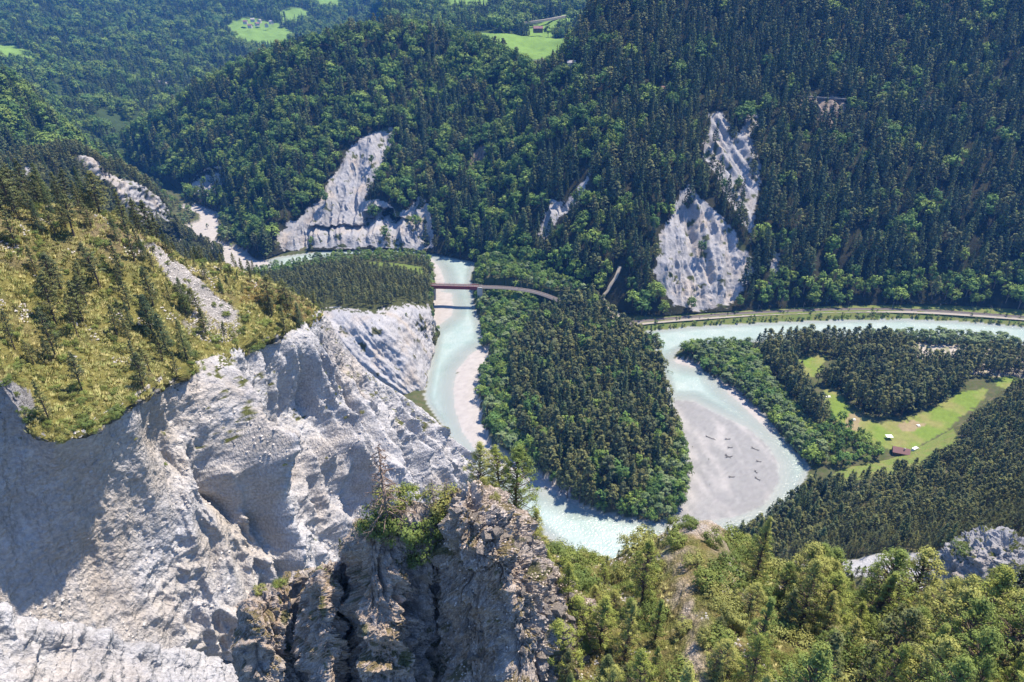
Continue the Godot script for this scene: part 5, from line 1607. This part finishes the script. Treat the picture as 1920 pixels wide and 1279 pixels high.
	"terrace": [6, -310.7, 1.7, -688.7, -292.1, 6.9, -655.7, -255.2, 25.7, -576.9, -208.5, 42.9, -490.3, -179.2, 21.4, -466.9, -133.9, -2.6, -441.8, -276.2, 0.9, -708.7, -254, 8.6, -670, -213.2, 32.6, -574, -169.4, 49.7, -494.1, -138.6, 25.7, -459.7, -100.2, -2.6, -440.4, -240, 0.9, -730.7, -216, 8.6, -688.9, -175.8, 34.3, -584.5, -137.4, 51.4, -497.5, -107.1, 25.7, -459.7, -80.3, -2.6, -447.8, -195, 0.9, -750.5, -175.6, 8.6, -705.7, -141.8, 30.9, -602, -110.8, 49.7, -494.1, -85, 24, -472.7, -70.1, -2.6, -458.5, -149.2, 0.9, -759, -132.7, 6.9, -716.1, -109.3, 25.7, -613.5, -92.4, 41.1, -529.4, -78.8, 18.9, -511.4, -69.7, -2.6, -491.3, -117, 0.9, -755.6, -102.6, 5.1, -715.5, -88.9, 15.4, -636.5, -79.5, 30.9, -543.9, -73.8, 13.7, -525.7, -69.7, -2.6, -518.2, -99.7, 0, -741, -89.2, 4.3, -702.1, -79.7, 8.6, -645.1, -75.5, 13.7, -584.3, -72.9, 6.9, -564.4, -69, -2.6, -545.3],
	"right_slope": [5, 116.2, -2.6, -289.7, 116.9, 3.4, -277.9, 115.1, 10.3, -263.9, 113, 18.9, -245.5, 106.5, 34.3, -213.5, 136.2, -1.7, -299.5, 134.5, 6.9, -282.7, 129.5, 18.9, -261.6, 124.2, 32.6, -236.8, 114.5, 51.4, -202.5, 175.4, 0, -325.1, 164.6, 15.4, -292.9, 151.7, 34.3, -258.1, 139.1, 53.1, -221.7, 122.5, 77.1, -181.5, 215.6, 3.4, -354.6, 203.8, 18.9, -313.9, 185, 42.9, -262.7, 164.4, 66.9, -215.4, 138, 96, -166.2, 266, 4.3, -370.4, 241.5, 25.7, -315.7, 214.4, 51.4, -261.5, 175.8, 85.7, -199.4, 141.7, 118.3, -148, 328.6, 5.1, -406.4, 285.9, 34.3, -330.3, 238.8, 66.9, -256.5, 184.6, 108, -185.1, 140.8, 141.4, -129.2, 399.5, 6.9, -456.5, 335.8, 42.9, -351.6, 265, 81.4, -255.4, 194, 125.1, -173.5, 139.6, 161.1, -113.1, 486.4, 8.6, -488.5, 387.2, 51.4, -357, 290.7, 94.3, -247.9, 207.7, 137.1, -164, 140.2, 175.7, -101.2],
	"right_outcrop": [5, 147.1, 105.5, -165.1, 142.6, 115.5, -160, 138.8, 122.6, -155.3, 136.7, 124.1, -151.4, 134.2, 122.8, -144.4, 152.8, 110.4, -171.5, 145.1, 124.3, -163.5, 140.2, 130.2, -156.4, 138.1, 129.3, -150.1, 135.2, 126.7, -141.2, 156.6, 115.7, -172.7, 147.7, 130, -163.4, 142.6, 135.4, -155.4, 140.2, 133.8, -148.2, 137.5, 129.5, -138.9, 161.3, 123, -171.9, 151.1, 137.3, -161.4, 146, 141.5, -153.3, 143.8, 138.7, -145.9, 140.5, 133.2, -135.9, 165.4, 127.9, -167.9, 154.9, 142.2, -157.8, 149.6, 145.1, -149.8, 147.6, 141.5, -143.3, 143.3, 136.9, -132.9, 167, 128.9, -162.6, 157.8, 141.6, -153.7, 152.7, 144.7, -146.6, 150.4, 142.6, -140.4, 145.6, 139.9, -130.4, 168.5, 127.4, -156.1, 160.3, 138.1, -148.5, 156, 141.8, -143.1, 153.1, 141.5, -137.4, 148.7, 141, -129.5],
	"near_slope": [6, 0, 209, -82.3, 1.2, 222.1, -72, 2.8, 227.4, -63.4, 3.9, 229.8, -56.4, 4.8, 231.3, -49.5, 5.3, 231, -39.1, 6.8, 203.8, -88.9, 6.8, 217.4, -78.6, 7.1, 224.5, -67.3, 7.8, 228, -58.6, 8.5, 230.8, -49.9, 8.4, 231.9, -38.5, 15.2, 198.3, -91.3, 13.6, 213.7, -80.3, 12.8, 221.4, -69.1, 12.3, 226.9, -58.7, 12, 231.3, -49.1, 11.3, 233.2, -37.8, 23.4, 200.6, -93.1, 20.6, 215.2, -82.3, 18.1, 222.8, -68.8, 16.7, 228.3, -57.6, 15.5, 232.7, -48.1, 14, 234.9, -36.9, 28.2, 204.4, -93.6, 25.1, 217.1, -82.8, 21.6, 225.6, -68.7, 19.5, 230.3, -56.7, 17.8, 235.1, -46.4, 15.8, 237.8, -35.2, 32.7, 209.2, -92.1, 29.5, 220.8, -82.3, 25.5, 227.8, -69.2, 22, 233.3, -55.8, 19.6, 237.8, -44.8, 17.7, 239.4, -34.3, 36.6, 210.6, -88.8, 33.1, 221.5, -80, 28.5, 228.4, -66.1, 24.9, 234.1, -53.7, 22.4, 238, -44.4, 20.2, 240.2, -33.8, 41.2, 206.9, -84.8, 37.3, 217.4, -77.2, 33.2, 225.1, -65.8, 29.7, 231.5, -55.1, 26.8, 235.9, -45.9, 23.1, 239.9, -34, 49.3, 204.3, -82.4, 45.1, 214.3, -75.9, 40.4, 222.1, -65.7, 36, 229.2, -55.3, 32.4, 234.3, -46.4, 27.3, 239.7, -34.1, 58.8, 203, -80.1, 54, 212.7, -74.1, 48.2, 220.8, -64.5, 42.8, 228.1, -54.7, 38.4, 233.8, -46.1, 31.7, 240.3, -33.8, 69.3, 201.8, -78.3, 64.5, 209.9, -73.4, 57.7, 218, -64.5, 51.3, 225.8, -55.3, 44.8, 233, -46.1, 35.9, 241.4, -33.2, 77.9, 203.9, -77.2, 72.8, 211.5, -72.6, 64.9, 219.8, -63.6, 57.2, 227.1, -54.3, 49.6, 234.7, -44.9, 39.2, 243.4, -32, 84.9, 209.5, -74.8, 79.6, 216.4, -70.5, 69.9, 225, -60.7, 61, 232.1, -51.3, 52.8, 238.6, -42.4, 41.6, 246.7, -30.2, 90.5, 215.5, -70.8, 84.9, 222, -66.7, 74.7, 229.4, -57.5, 65.3, 236, -48.7, 55.8, 242.5, -39.8, 43.3, 250.9, -27.8],
	"pinnacle": [7, -34.2, 219.6, -53.4, -31.9, 225.1, -50.8, -31, 226.7, -49.4, -30.2, 227, -47.8, -30, 225.4, -47, -29.4, 224.1, -45.3, -28.7, 221.5, -42.7, -32.7, 229.4, -56.4, -30.1, 235.1, -52.9, -29, 236.2, -50.5, -28.5, 234.4, -48.8, -28.1, 231.9, -47.1, -27.7, 228, -45.3, -27.4, 221.8, -42.5, -31.2, 230.7, -58.2, -28.3, 237.3, -53.9, -27.2, 237.6, -51.5, -26.8, 234.8, -50.3, -26.6, 231.1, -48.9, -26.5, 226.2, -47.1, -25.9, 220.1, -43.4, -28.4, 232, -59.6, -25.7, 238.4, -55.1, -25, 236.9, -53.6, -24.9, 233, -52.7, -25, 228.2, -51.7, -25, 222.5, -49.8, -24.6, 215.2, -46.1, -24.7, 233.4, -60.3, -22.3, 239.7, -55.7, -21, 240.3, -52.5, -20.6, 238.1, -50.4, -20.5, 233.7, -49, -20.4, 228, -47.2, -20.6, 218.5, -44.3, -22, 232.9, -61.3, -20.1, 238.7, -57.4, -19.9, 235.2, -56.6, -20, 230.7, -55.7, -19.9, 226.2, -53.9, -19.6, 220.8, -51.2, -19.3, 212.3, -47.7, -18.9, 238.8, -60.5, -17.1, 245, -55.7, -16.7, 243.3, -53.1, -16.6, 239.5, -51.4, -16.3, 234.2, -49.7, -15.9, 229.1, -47.1, -16, 218.4, -44.3, -15.1, 240.6, -60.7, -13.6, 246.6, -55.8, -13.7, 244.1, -53.6, -13.6, 239.8, -51.8, -13.3, 234.6, -50.1, -13, 228.9, -47.5, -12.9, 218.3, -44.4, -11.3, 241.1, -61.5, -10, 247, -56.5, -10.5, 242.3, -55.6, -10.7, 236.5, -54.7, -10.7, 230.9, -52.9, -10.2, 226.4, -49.5, -10.2, 215.4, -46, -8.4, 243.2, -61.1, -7.5, 248.2, -56.9, -7.9, 243.1, -56.5, -8.4, 235.9, -55.9, -8.2, 230.3, -53.4, -7.8, 225.8, -50, -7.7, 214.5, -46.5, -6.1, 246.6, -59.7, -5.4, 251.5, -55.4, -5.6, 250.6, -52, -5.9, 245, -51.5, -5.5, 237.2, -51.1, -5.2, 229.8, -48.6, -5, 217, -45.2, -4, 246.8, -59.9, -3.4, 251.5, -55.6, -3.5, 250.9, -51.3, -3.3, 247.1, -49.6, -2.8, 239, -50.1, -2.5, 230.5, -48.4, -2.2, 218.1, -44.5, -1.9, 244.7, -60.8, -1.4, 249.5, -56.6, -1.3, 249.6, -51.8, -0.8, 247.1, -48.9, -0.3, 242.1, -47.1, 0.1, 234.8, -45.4, 0.6, 221.2, -42.9, 0.1, 241.3, -61.7, 0.5, 246.2, -57.4, 0.7, 246.2, -53.1, 1.4, 244.6, -49.8, 2.2, 240.8, -47.5, 2.8, 234.9, -45.3, 3.6, 221.5, -42.7, 2, 235.6, -61.7, 2.2, 241.2, -57.4, 2.7, 241, -54.1, 3.7, 239.6, -51.3, 4.8, 236.8, -49, 5.7, 231.9, -46.8, 6.7, 219, -44.1, 4.8, 231, -61.5, 4.8, 237, -57.2, 5.5, 236, -55.1, 6.6, 234.4, -53.1, 7.9, 232.2, -51.2, 8.9, 227.8, -48.9, 10.2, 215.4, -46, 7.7, 227.4, -61.2, 7.6, 233.7, -56.9, 8.3, 232.1, -55.7, 9.6, 229.3, -55.2, 11.1, 226.3, -54.2, 12.2, 222.7, -51.7, 13.7, 211.3, -48.2, 10.2, 222.1, -62.6, 10.1, 228.5, -58.3, 11, 225.7, -58.1, 12.6, 222.7, -57.6, 14.2, 219.9, -56.5, 15.3, 217.7, -53.6, 16.8, 209, -49.5],
}
# Outlines on the map in metres: x, z ...
const AREAS := {
	"water": [-322.1, -736.1, -298.2, -720.1, -275.1, -744.3, -229.2, -761.2, -167.1, -769.9, -109.5, -771.7, -75.7, -752.7, -43, -728, -45, -685.3, -42.6, -650.5, -37.4, -612.3, -29.8, -569.9, -26.3, -530.8, -37.3, -513.8, -45.9, -489.7, -47.4, -460.8, -43.5, -430.9, -36, -403.6, -26.4, -383.5, -11, -366, 10.6, -349.5, 27.7, -337.5, 50.4, -322.7, 69.5, -315.7, 90.1, -311.1, 108.4, -319.4, 118.2, -340.1, 123.2, -361.5, 126.9, -394, 124.1, -416.9, 122.9, -432.3, 126.4, -472.9, 126.2, -497.5, 128.5, -534.8, 121, -559.2, 171.6, -568.8, 224, -575.3, 276.6, -579.8, 329.3, -583.1, 381.3, -584.3, 430.2, -579.8, 484.5, -568.8, 559.7, -548.8, 527.2, -507.4, 460.7, -532.8, 433.2, -542.7, 387.8, -548.8, 313.3, -546.8, 262.8, -542.7, 212.7, -537.7, 177.1, -530.8, 152.3, -527, 145.4, -521.3, 139.5, -506.4, 157.3, -495.7, 168.5, -476.2, 184.7, -450.8, 192.1, -426.6, 196.1, -395.9, 201.4, -374, 204, -364.3, 192, -346.8, 179, -328.5, 164.1, -316.6, 151.6, -303.4, 136.7, -296.9, 113.1, -279.1, 72.4, -273.3, 36.9, -281.1, 13, -308.8, -10.5, -342.7, -29.3, -367.1, -44.5, -397.2, -66.5, -439.6, -69.6, -451.5, -70.2, -485.4, -69.8, -516.6, -70.4, -556, -78.8, -631, -85.1, -671.1, -93.2, -715.4, -107.1, -751, -148.8, -756.1, -194.5, -747.6, -239.4, -728, -275, -704.6, -304.9, -704.6],
	"bar_main": [126.5, -444, 142.4, -444, 156.7, -426.6, 173.7, -408.9, 182.2, -386.6, 183.1, -367.1, 177.4, -350.6, 163.5, -330, 147.4, -319.4, 124.9, -312.4, 110.3, -313.3, 94.6, -308.8, 108.5, -327.6, 117.1, -350.6, 120.3, -372.9, 123, -397.2, 120.9, -416.9],
	"bar_strip": [168.9, -481.2, 179.6, -468.8, 188.5, -441, 191.6, -410.2, 190.6, -400.4, 188, -408.9, 180.8, -432.3, 172.8, -455.4],
	"bar_left": [-21.5, -530.8, -27.2, -529.9, -37.5, -515.6, -46.1, -491.4, -47.4, -460.8, -43.5, -430.9, -36, -403.6, -26.4, -383.5, -11, -366, 10.6, -349.5, 27.7, -337.5, 44.1, -327.6, 34.9, -342.7, 16.2, -358.7, -1.9, -374, -16.1, -390.9, -22, -416.9, -25.9, -453.1, -25.5, -485.4, -17.2, -494],
	"bar_bridge": [-83, -650.5, -63.4, -643.9, -58.8, -612.3, -59.4, -592.2, -65.6, -579.8, -71.6, -567.7, -76.1, -583.1],
	"bar_upper": [-101.6, -747.6, -91.5, -734.5, -80.4, -707.7, -73.6, -678.1, -71.8, -650.5, -82.9, -649.2, -92.2, -700.1],
	"bar_upstream": [-467.7, -932.6, -410.8, -952.2, -385.7, -899.7, -395.5, -877.5, -371.8, -825.7, -369.1, -800.7, -343.9, -782.3, -301, -751, -277.9, -723.2, -291.3, -703.1, -315.5, -692.6, -339, -715.4, -364.6, -778.7, -407.6, -810.1, -426.9, -849.9, -417.3, -871, -426.1, -893, -464.1, -920.6],
	"bar_tip": [139.3, -505.5, 145.1, -511, 160.8, -502.8, 160.9, -492.3, 148.1, -497.5],
	"sand_flat": [304.9, -529.6, 354.1, -532.6, 398.5, -526.7, 462, -515.3, 431, -463.5, 391.1, -475.7, 331.6, -488.4, 301.7, -501.6],
	"meadow_small": [245.6, -500.7, 258.5, -507.9, 271.4, -507.9, 258.4, -482.4, 241.7, -469.9, 238.8, -479.8],
	"meadow_main": [243.2, -446.4, 255.6, -460.3, 258.9, -451.7, 256.7, -427.4, 267.6, -408.8, 288.9, -412.2, 315.4, -424.5, 354.4, -450.2, 380.6, -457.1, 365.3, -438.9, 326.6, -408.8, 298.5, -389.5, 275.6, -374.4, 254.9, -381.6, 246.1, -395.8, 240.9, -415.5],
	"meadow_far": [389.9, -466.7, 409.7, -477.3, 420.8, -467.5, 410.3, -451.7, 393.4, -451.7],
	"green_strip": [199.5, -488, 211.2, -489.8, 215.3, -468.8, 218, -434.3, 223.7, -406.7, 213.3, -375.5, 209, -393.8, 204.4, -430.7, 199.4, -466.4],
	"dirt_patch": [285.3, -408.8, 299.5, -413.5, 304.3, -407.5, 292.7, -400.3, 281.7, -397.7],
	"dirt_patch_b": [248.8, -415.5, 259.8, -422.4, 259.3, -412.2, 249.5, -399, 244.2, -400.3],
	"pen": [-43, -728, -45, -685.3, -42.6, -650.5, -37.4, -612.3, -29.8, -569.9, -26.3, -530.8, -37.3, -513.8, -45.9, -489.7, -47.4, -460.8, -43.5, -430.9, -36, -403.6, -26.4, -383.5, -11, -366, 10.6, -349.5, 27.7, -337.5, 50.4, -322.7, 69.5, -315.7, 90.1, -311.1, 108.4, -319.4, 118.2, -340.1, 123.2, -361.5, 126.9, -394, 124.1, -416.9, 122.9, -432.3, 126.4, -472.9, 126.2, -497.5, 128.5, -534.8, 121, -559.2, 120.9, -583.1, 76.6, -631, 17.2, -671.1, -35.6, -657.2],
	"pine_terrace": [0, -502, 19.8, -556.9, 51.4, -586.7, 79.2, -606.7, 109.8, -564.4, 122.2, -516.8, 120.2, -474.3, 116.8, -428.1, 116.8, -400.8, 102, -364.3, 88.4, -342.5, 71.2, -320.1, 49.4, -317.7, 33.8, -329.8, 21.1, -350.5, 11, -373, 4.7, -410.7, -2.1, -454.2],
	"belt_left": [-36.6, -631.9, 21.7, -625.6, 25.3, -572.6, 2.3, -512.1, -2.1, -460.8, 4.8, -416.7, 11.2, -378.5, 24.8, -350.2, 43.9, -327.2, 33.9, -329.6, 10.6, -348.6, -7.3, -365.1, -19.7, -386.3, -24.6, -413.3, -28.1, -445.4, -27.9, -481.2, -20.2, -489.8, -26.1, -526.3, -28.6, -565],
	"belt_tip": [49.9, -320, 72.3, -324.8, 89.7, -347.6, 103.5, -369.7, 118.5, -406.7, 123.6, -406.7, 125.2, -387.6, 122.1, -358.4, 117.8, -339.7, 108.2, -320, 89.7, -310.2, 69.2, -314.8],
	"neck": [-39.9, -703.1, 17.2, -673.6, 64.6, -620.2, 73.6, -601.8, 39.6, -605.4, 0, -632.9, -36.9, -639.4],
	"north_bank": [111.6, -540.7, 169.8, -561.3, 222.4, -569.9, 274.9, -575.3, 327.3, -578.7, 379, -579.8, 427.7, -575.3, 499.5, -561.3, 567, -545.8, 634.9, -631, 467.2, -643.9, 297.9, -637.4, 156.2, -618.4, 122, -606.3],
	"shore_bush": [146.4, -518.3, 174.8, -523, 208.8, -525.9, 209.6, -491.2, 206.3, -435.6, 209.6, -400, 217.6, -376.6, 211.9, -362.2, 201.6, -363.9, 198.3, -379.6, 194.1, -400, 189.5, -428.4, 180.8, -454.3, 159, -496.4],
	"wood_west": [203.1, -507.9, 224, -515.3, 246.6, -513.4, 233.5, -479.8, 228.4, -451.7, 231.6, -429.5, 230.2, -408.8, 221.1, -405.5, 218.7, -436.7, 215.3, -475.7],
	"wood_mid": [245.1, -461.9, 259.5, -469.9, 287.5, -479.8, 331.6, -488.4, 371.9, -488.4, 369.3, -469.9, 353.2, -451.7, 318, -429.5, 291.7, -417.6, 271, -416.2, 261.1, -431.6, 261.1, -454],
	"wood_strip": [220, -524.4, 258.4, -532.1, 297.5, -534.1, 328.3, -528.2, 346.3, -516.8, 332.6, -489.8, 285.7, -485.5, 271.6, -505.7, 250, -509.4, 219.3, -514.9],
	"willow_strip": [314.6, -540.1, 383.4, -542.1, 428.3, -536.1, 447.2, -524.4, 435.1, -509.4, 395.8, -521.5, 324.9, -531.2],
	"wood_east": [376.9, -497.1, 408.5, -504.3, 459, -504.3, 433.8, -467.5, 411.4, -473.2, 387.6, -469.9, 373.5, -475.7],
	"grove": [232.3, -419, 241.4, -412.2, 247.2, -393.9, 254.3, -380.4, 258.9, -374.4, 246.7, -364, 222.1, -357.3, 210, -362.9, 213.7, -386.4],
	"upstream_bank": [-723.4, -1186, -545.2, -1038.3, -463.2, -919.8, -426.6, -892, -414.6, -865.6, -424.1, -844.6, -403.8, -799.4, -361.3, -765, -338.5, -709.2, -399.2, -758.1, -517.4, -896.5, -712.3, -1116.1],
	"upstream_right": [-472, -944.1, -409.1, -949.1, -378.6, -887.5, -386.5, -869.9, -364.6, -818.6, -362.7, -795.7, -335.7, -775.6, -294.5, -747.9, -277.8, -754.7, -328.9, -812.8, -383, -908, -501.7, -1053.1],
	"neck_bare": [87.7, -635.6, 106.4, -644.9, 101.9, -598.3, 108.4, -572, 121, -556.9, 114.4, -523.5, 97.2, -528.4, 88.9, -556.9, 84.5, -592.5],
	"cliff_cave": [-280.9, -750.8, -266.9, -782.1, -250.9, -799.7, -235.5, -816.5, -228.7, -841.9, -216.6, -868.6, -210.1, -886.5, -186.9, -909, -169.7, -917.6, -158, -920.3, -154.4, -890.8, -161.7, -870.9, -169.3, -847.4, -176.4, -829.8, -182.9, -817.6, -155.6, -816.9, -140.8, -804.2, -125, -806.4, -113.6, -820.6, -101.7, -806.6, -96.5, -781.8, -92.6, -755.9, -163.2, -764, -226.4, -762.6],
	"cave_band": [-248.2, -781.6, -233.5, -784.5, -207.1, -787.4, -186.2, -788.3, -184.5, -802.8, -167.5, -809.1, -145.7, -807.8, -141.4, -799.3, -122.3, -791.1, -139.4, -777.5, -166.1, -778, -188.1, -774.2, -203.3, -775.8, -229.4, -775.8, -244.4, -774.5],
	"cliff_white": [173.6, -691.2, 184.6, -699.9, 199.6, -686, 216, -670.5, 226.9, -657.5, 237.4, -640.8, 241.8, -627.4, 226.4, -608.7, 212.2, -594.9, 176.9, -586.9, 155.1, -589.9, 144.5, -600.5, 137.8, -610.7, 142.3, -622.5, 146.5, -627.4, 148.1, -647.7, 161.9, -666.2],
	"scree_fan": [221.8, -792.7, 236.1, -796.7, 245.6, -769.8, 252.3, -767.9, 272.2, -798.3, 278.9, -796, 265, -760.2, 266.2, -730.1, 262, -707.3, 251.3, -685.2, 247.1, -661, 240.4, -659.9, 236.6, -677.1, 227.6, -703.5, 217.5, -722.8, 206.8, -736.3, 209.4, -753.6, 217.7, -766.1],
	"scree_tail": [207.3, -739.7, 217.5, -722.8, 233, -695.9, 243, -675.6, 245.9, -653.6, 245.1, -648.8, 235.3, -669, 225.2, -688.6, 216.5, -716.3],
	"scar_small": [24.4, -693.2, 34.2, -714.6, 43, -728.8, 58, -714.9, 70.5, -722.4, 87.5, -734.4, 82.9, -725.2, 69.4, -704.1, 53.2, -701.3, 36.3, -687.5],
	"scar_shade": [-477, -974.5, -455.1, -982, -430.1, -973.7, -385.3, -943.1, -395.1, -926.2, -412.5, -923.6, -444.6, -944.3],
	"scar_brown": [-56.6, -844.5, -44.2, -866.3, -32.4, -868.4, -35.3, -845.2, -45.1, -835.1],
	"scar_right": [251.8, -609.4, 262.8, -640.3, 269.1, -641.1, 266, -623.5, 251.8, -609.4],
	"road_cut": [333.6, -821.8, 384, -819.2, 377.2, -794.8, 357.1, -774.3, 352.7, -785, 342.2, -799, 330.6, -809.2],
	"road_cut_b": [459.1, -817.9, 485, -817.4, 480.6, -805.1, 463.6, -805.5],
	"clearing": [28.7, -929.4, 64.7, -892.5, 79.6, -881.9, 75.3, -876.6, 46.6, -890.4],
	"light_wood": [-82.9, -1073.9, -17.1, -1015.5, 28.7, -929.4, 33.8, -863.2, -20.1, -941.7, -60.4, -1005.8],
	"glade_a": [-325.2, -821.6, -289.8, -804.7, -283.4, -795.5, -308.2, -793.1],
	"ridge_cliff": [-404, -631.5, -400.9, -645.2, -391.1, -651.3, -380.2, -666.4, -372.3, -684.4, -370.5, -704.5, -368.9, -716.4, -361.2, -664.4, -362.5, -639.9, -370.8, -633, -380.7, -637.3, -385.1, -639.5, -390.8, -631.3],
	"ridge_scar": [-419, -559.3, -426.5, -585.4, -431.1, -604, -426.5, -602.9, -420.4, -581.5, -411.5, -554.9],
	"meadow_hill_0": [-1191.1, -1681.6, -1144.8, -1697.9, -1056.9, -1607.6, -969.4, -1528.3, -943.5, -1457.2, -1017.7, -1523.2, -1099.8, -1535.5],
	"meadow_hill_1": [-865.2, -2240.6, -825.3, -2334.2, -693.9, -2248, -610.9, -2115.3, -638.9, -1959.1, -732.4, -1982.2],
	"meadow_hill_2": [-764.8, -2692.4, -639.9, -2724.9, -545.5, -2534.7, -634.6, -2514],
	"meadow_hill_3": [-836.9, -1827.1, -802.7, -1842.2, -771, -1788.7, -800, -1762.9],
	"meadow_hill_4": [-764.2, -2423.9, -700, -2496.5, -621.4, -2356.9, -681, -2252],
	"scar_hill": [-796.8, -1612.9, -759.3, -1584, -735.8, -1539.3, -763.9, -1547.7],
	"meadow_upland_0": [-168.9, -1682.3, -148, -1896.6, -34.8, -1901.7, -46.4, -1689.7],
	"meadow_upland_1": [23.3, -1511.9, 97, -1586.3, 152.7, -1668.8, 250.5, -1826.3, 230.3, -1712.2, 126.3, -1544.3, 83.9, -1440.4, 48.1, -1378.5, 26.7, -1431.9],
	"scree_streak": [-106.1, -183.9, -102.6, -185.8, -97.1, -187, -90.3, -185.1, -83.9, -185.3, -82.8, -179.2, -86, -174.8, -92.1, -173.8, -95.9, -175, -99, -177.3, -102.6, -180.1],
	"scree_low": [-89.6, -180.9, -84.1, -184.1, -80.3, -176.6, -81.3, -167.9, -86.5, -161.8, -89.9, -165.3],
	"gold_grass": [-85.5, -212, -76.2, -219.1, -68.6, -217.1, -71.8, -202.8, -79, -196.6, -85.7, -190.3],
	"white_patch": [-97.6, -101.9, -95.1, -107.2, -93.8, -111.8, -89.8, -105.4, -90.1, -102.6, -97.7, -102.4],
	"scree_right": [138.6, -243.3, 149.3, -240, 160.6, -229.3, 175.5, -224.7, 185.4, -210, 173.5, -188.1, 156, -171.9, 149, -172.6, 152.1, -187.8, 154, -201, 145.6, -218.8, 137.4, -235.2],
	"terrace_green": [-192.6, -713.7, -156.1, -710.8, -100.1, -696, -87.6, -661.7, -111.3, -651.6, -152.9, -666.2],
}
# Lines over the land in metres: x, y, z ...
const LINES := {
	"road": [319, 165.9, -819.5, 368.6, 163.5, -817.9, 414.2, 160.1, -812.8, 463.6, 156.3, -805.5, 503.2, 154.4, -799.8],
	"upland_road": [13.9, 190.9, -1500.1, 63.2, 194.3, -1535.3, 113.2, 199.2, -1585.3],
	"rail_east": [110.6, 5.1, -568.7, 134.2, 5.1, -574.2, 173.8, 5.1, -581, 227.3, 5.1, -588.9, 280.9, 5.1, -594.2, 334.2, 5.1, -597.1, 385.8, 5.1, -595.9, 434.5, 5.1, -590.1, 508, 5.1, -576.5, 567.9, 5.1, -562.3],
	"rail_neck": [-33.3, 21.4, -615.4, -5.3, 21.4, -612.8, 20.8, 21.4, -604.1, 40.8, 21.4, -588.3, 57.1, 21.4, -568.6, 67.9, 21.4, -552.1],
	"bridge": [-91.4, 21.4, -619.2, -33.3, 21.4, -615.4],
	"rail_west": [-91.4, 21.4, -619.2, -116.8, 21.4, -619.2, -137.4, 21.4, -615.4],
	"neck_path": [115.9, 1.7, -556, 109.6, 4.3, -561.7, 102.1, 6.9, -563.3, 96.4, 8.6, -569.8, 94.2, 9.4, -580.4, 93.1, 9.6, -596.8, 89.2, 15, -604.8, 93.4, 19.8, -606.8, 97.6, 26.5, -611.5, 101.9, 31.4, -614.7, 106.4, 39.3, -622.2],
}
const SPOTS := {
	"chalet": Vector3(268.3, 5.1, -373.4),
	"tarp": Vector3(268.8, 5.1, -390.4),
	"camper": Vector3(280.2, 5.1, -376.4),
	"table_a": Vector3(246.9, 4.3, -443.6),
	"table_b": Vector3(298, 4.3, -405.6),
	"table_c": Vector3(253.9, 4.3, -413),
	"far_house": Vector3(174.1, 173.9, -819.3),
	"house_a": Vector3(49.1, 182.8, -1409.8),
	"village_0": Vector3(-779.3, 136.9, -2187.9),
	"village_1": Vector3(-769.8, 140.3, -2223.3),
	"village_2": Vector3(-740.2, 132.6, -2171.2),
	"village_3": Vector3(-746.7, 137.9, -2215),
	"village_4": Vector3(-711.8, 130.3, -2166),
	"village_5": Vector3(-711.2, 135.2, -2210.9),
	"village_6": Vector3(-750.3, 129.8, -2138.7),
	"saddle_house": Vector3(71.8, 192.4, -884.3),
}
const LOGS := [[141, -396.7, 146.4, -392.3], [154, -393.5, 157.4, -393.5], [153.2, -383.7, 156.2, -383.7], [149, -375.3, 151.7, -371.8], [170.1, -383.7, 174.1, -380.6], [168.9, -368.9, 171.6, -368.3], [164.1, -358.2, 164.8, -356], [145.1, -352.2, 148.7, -352.2], [162.4, -351.7, 164.7, -349], [148.7, -373, 153.5, -374.1]]
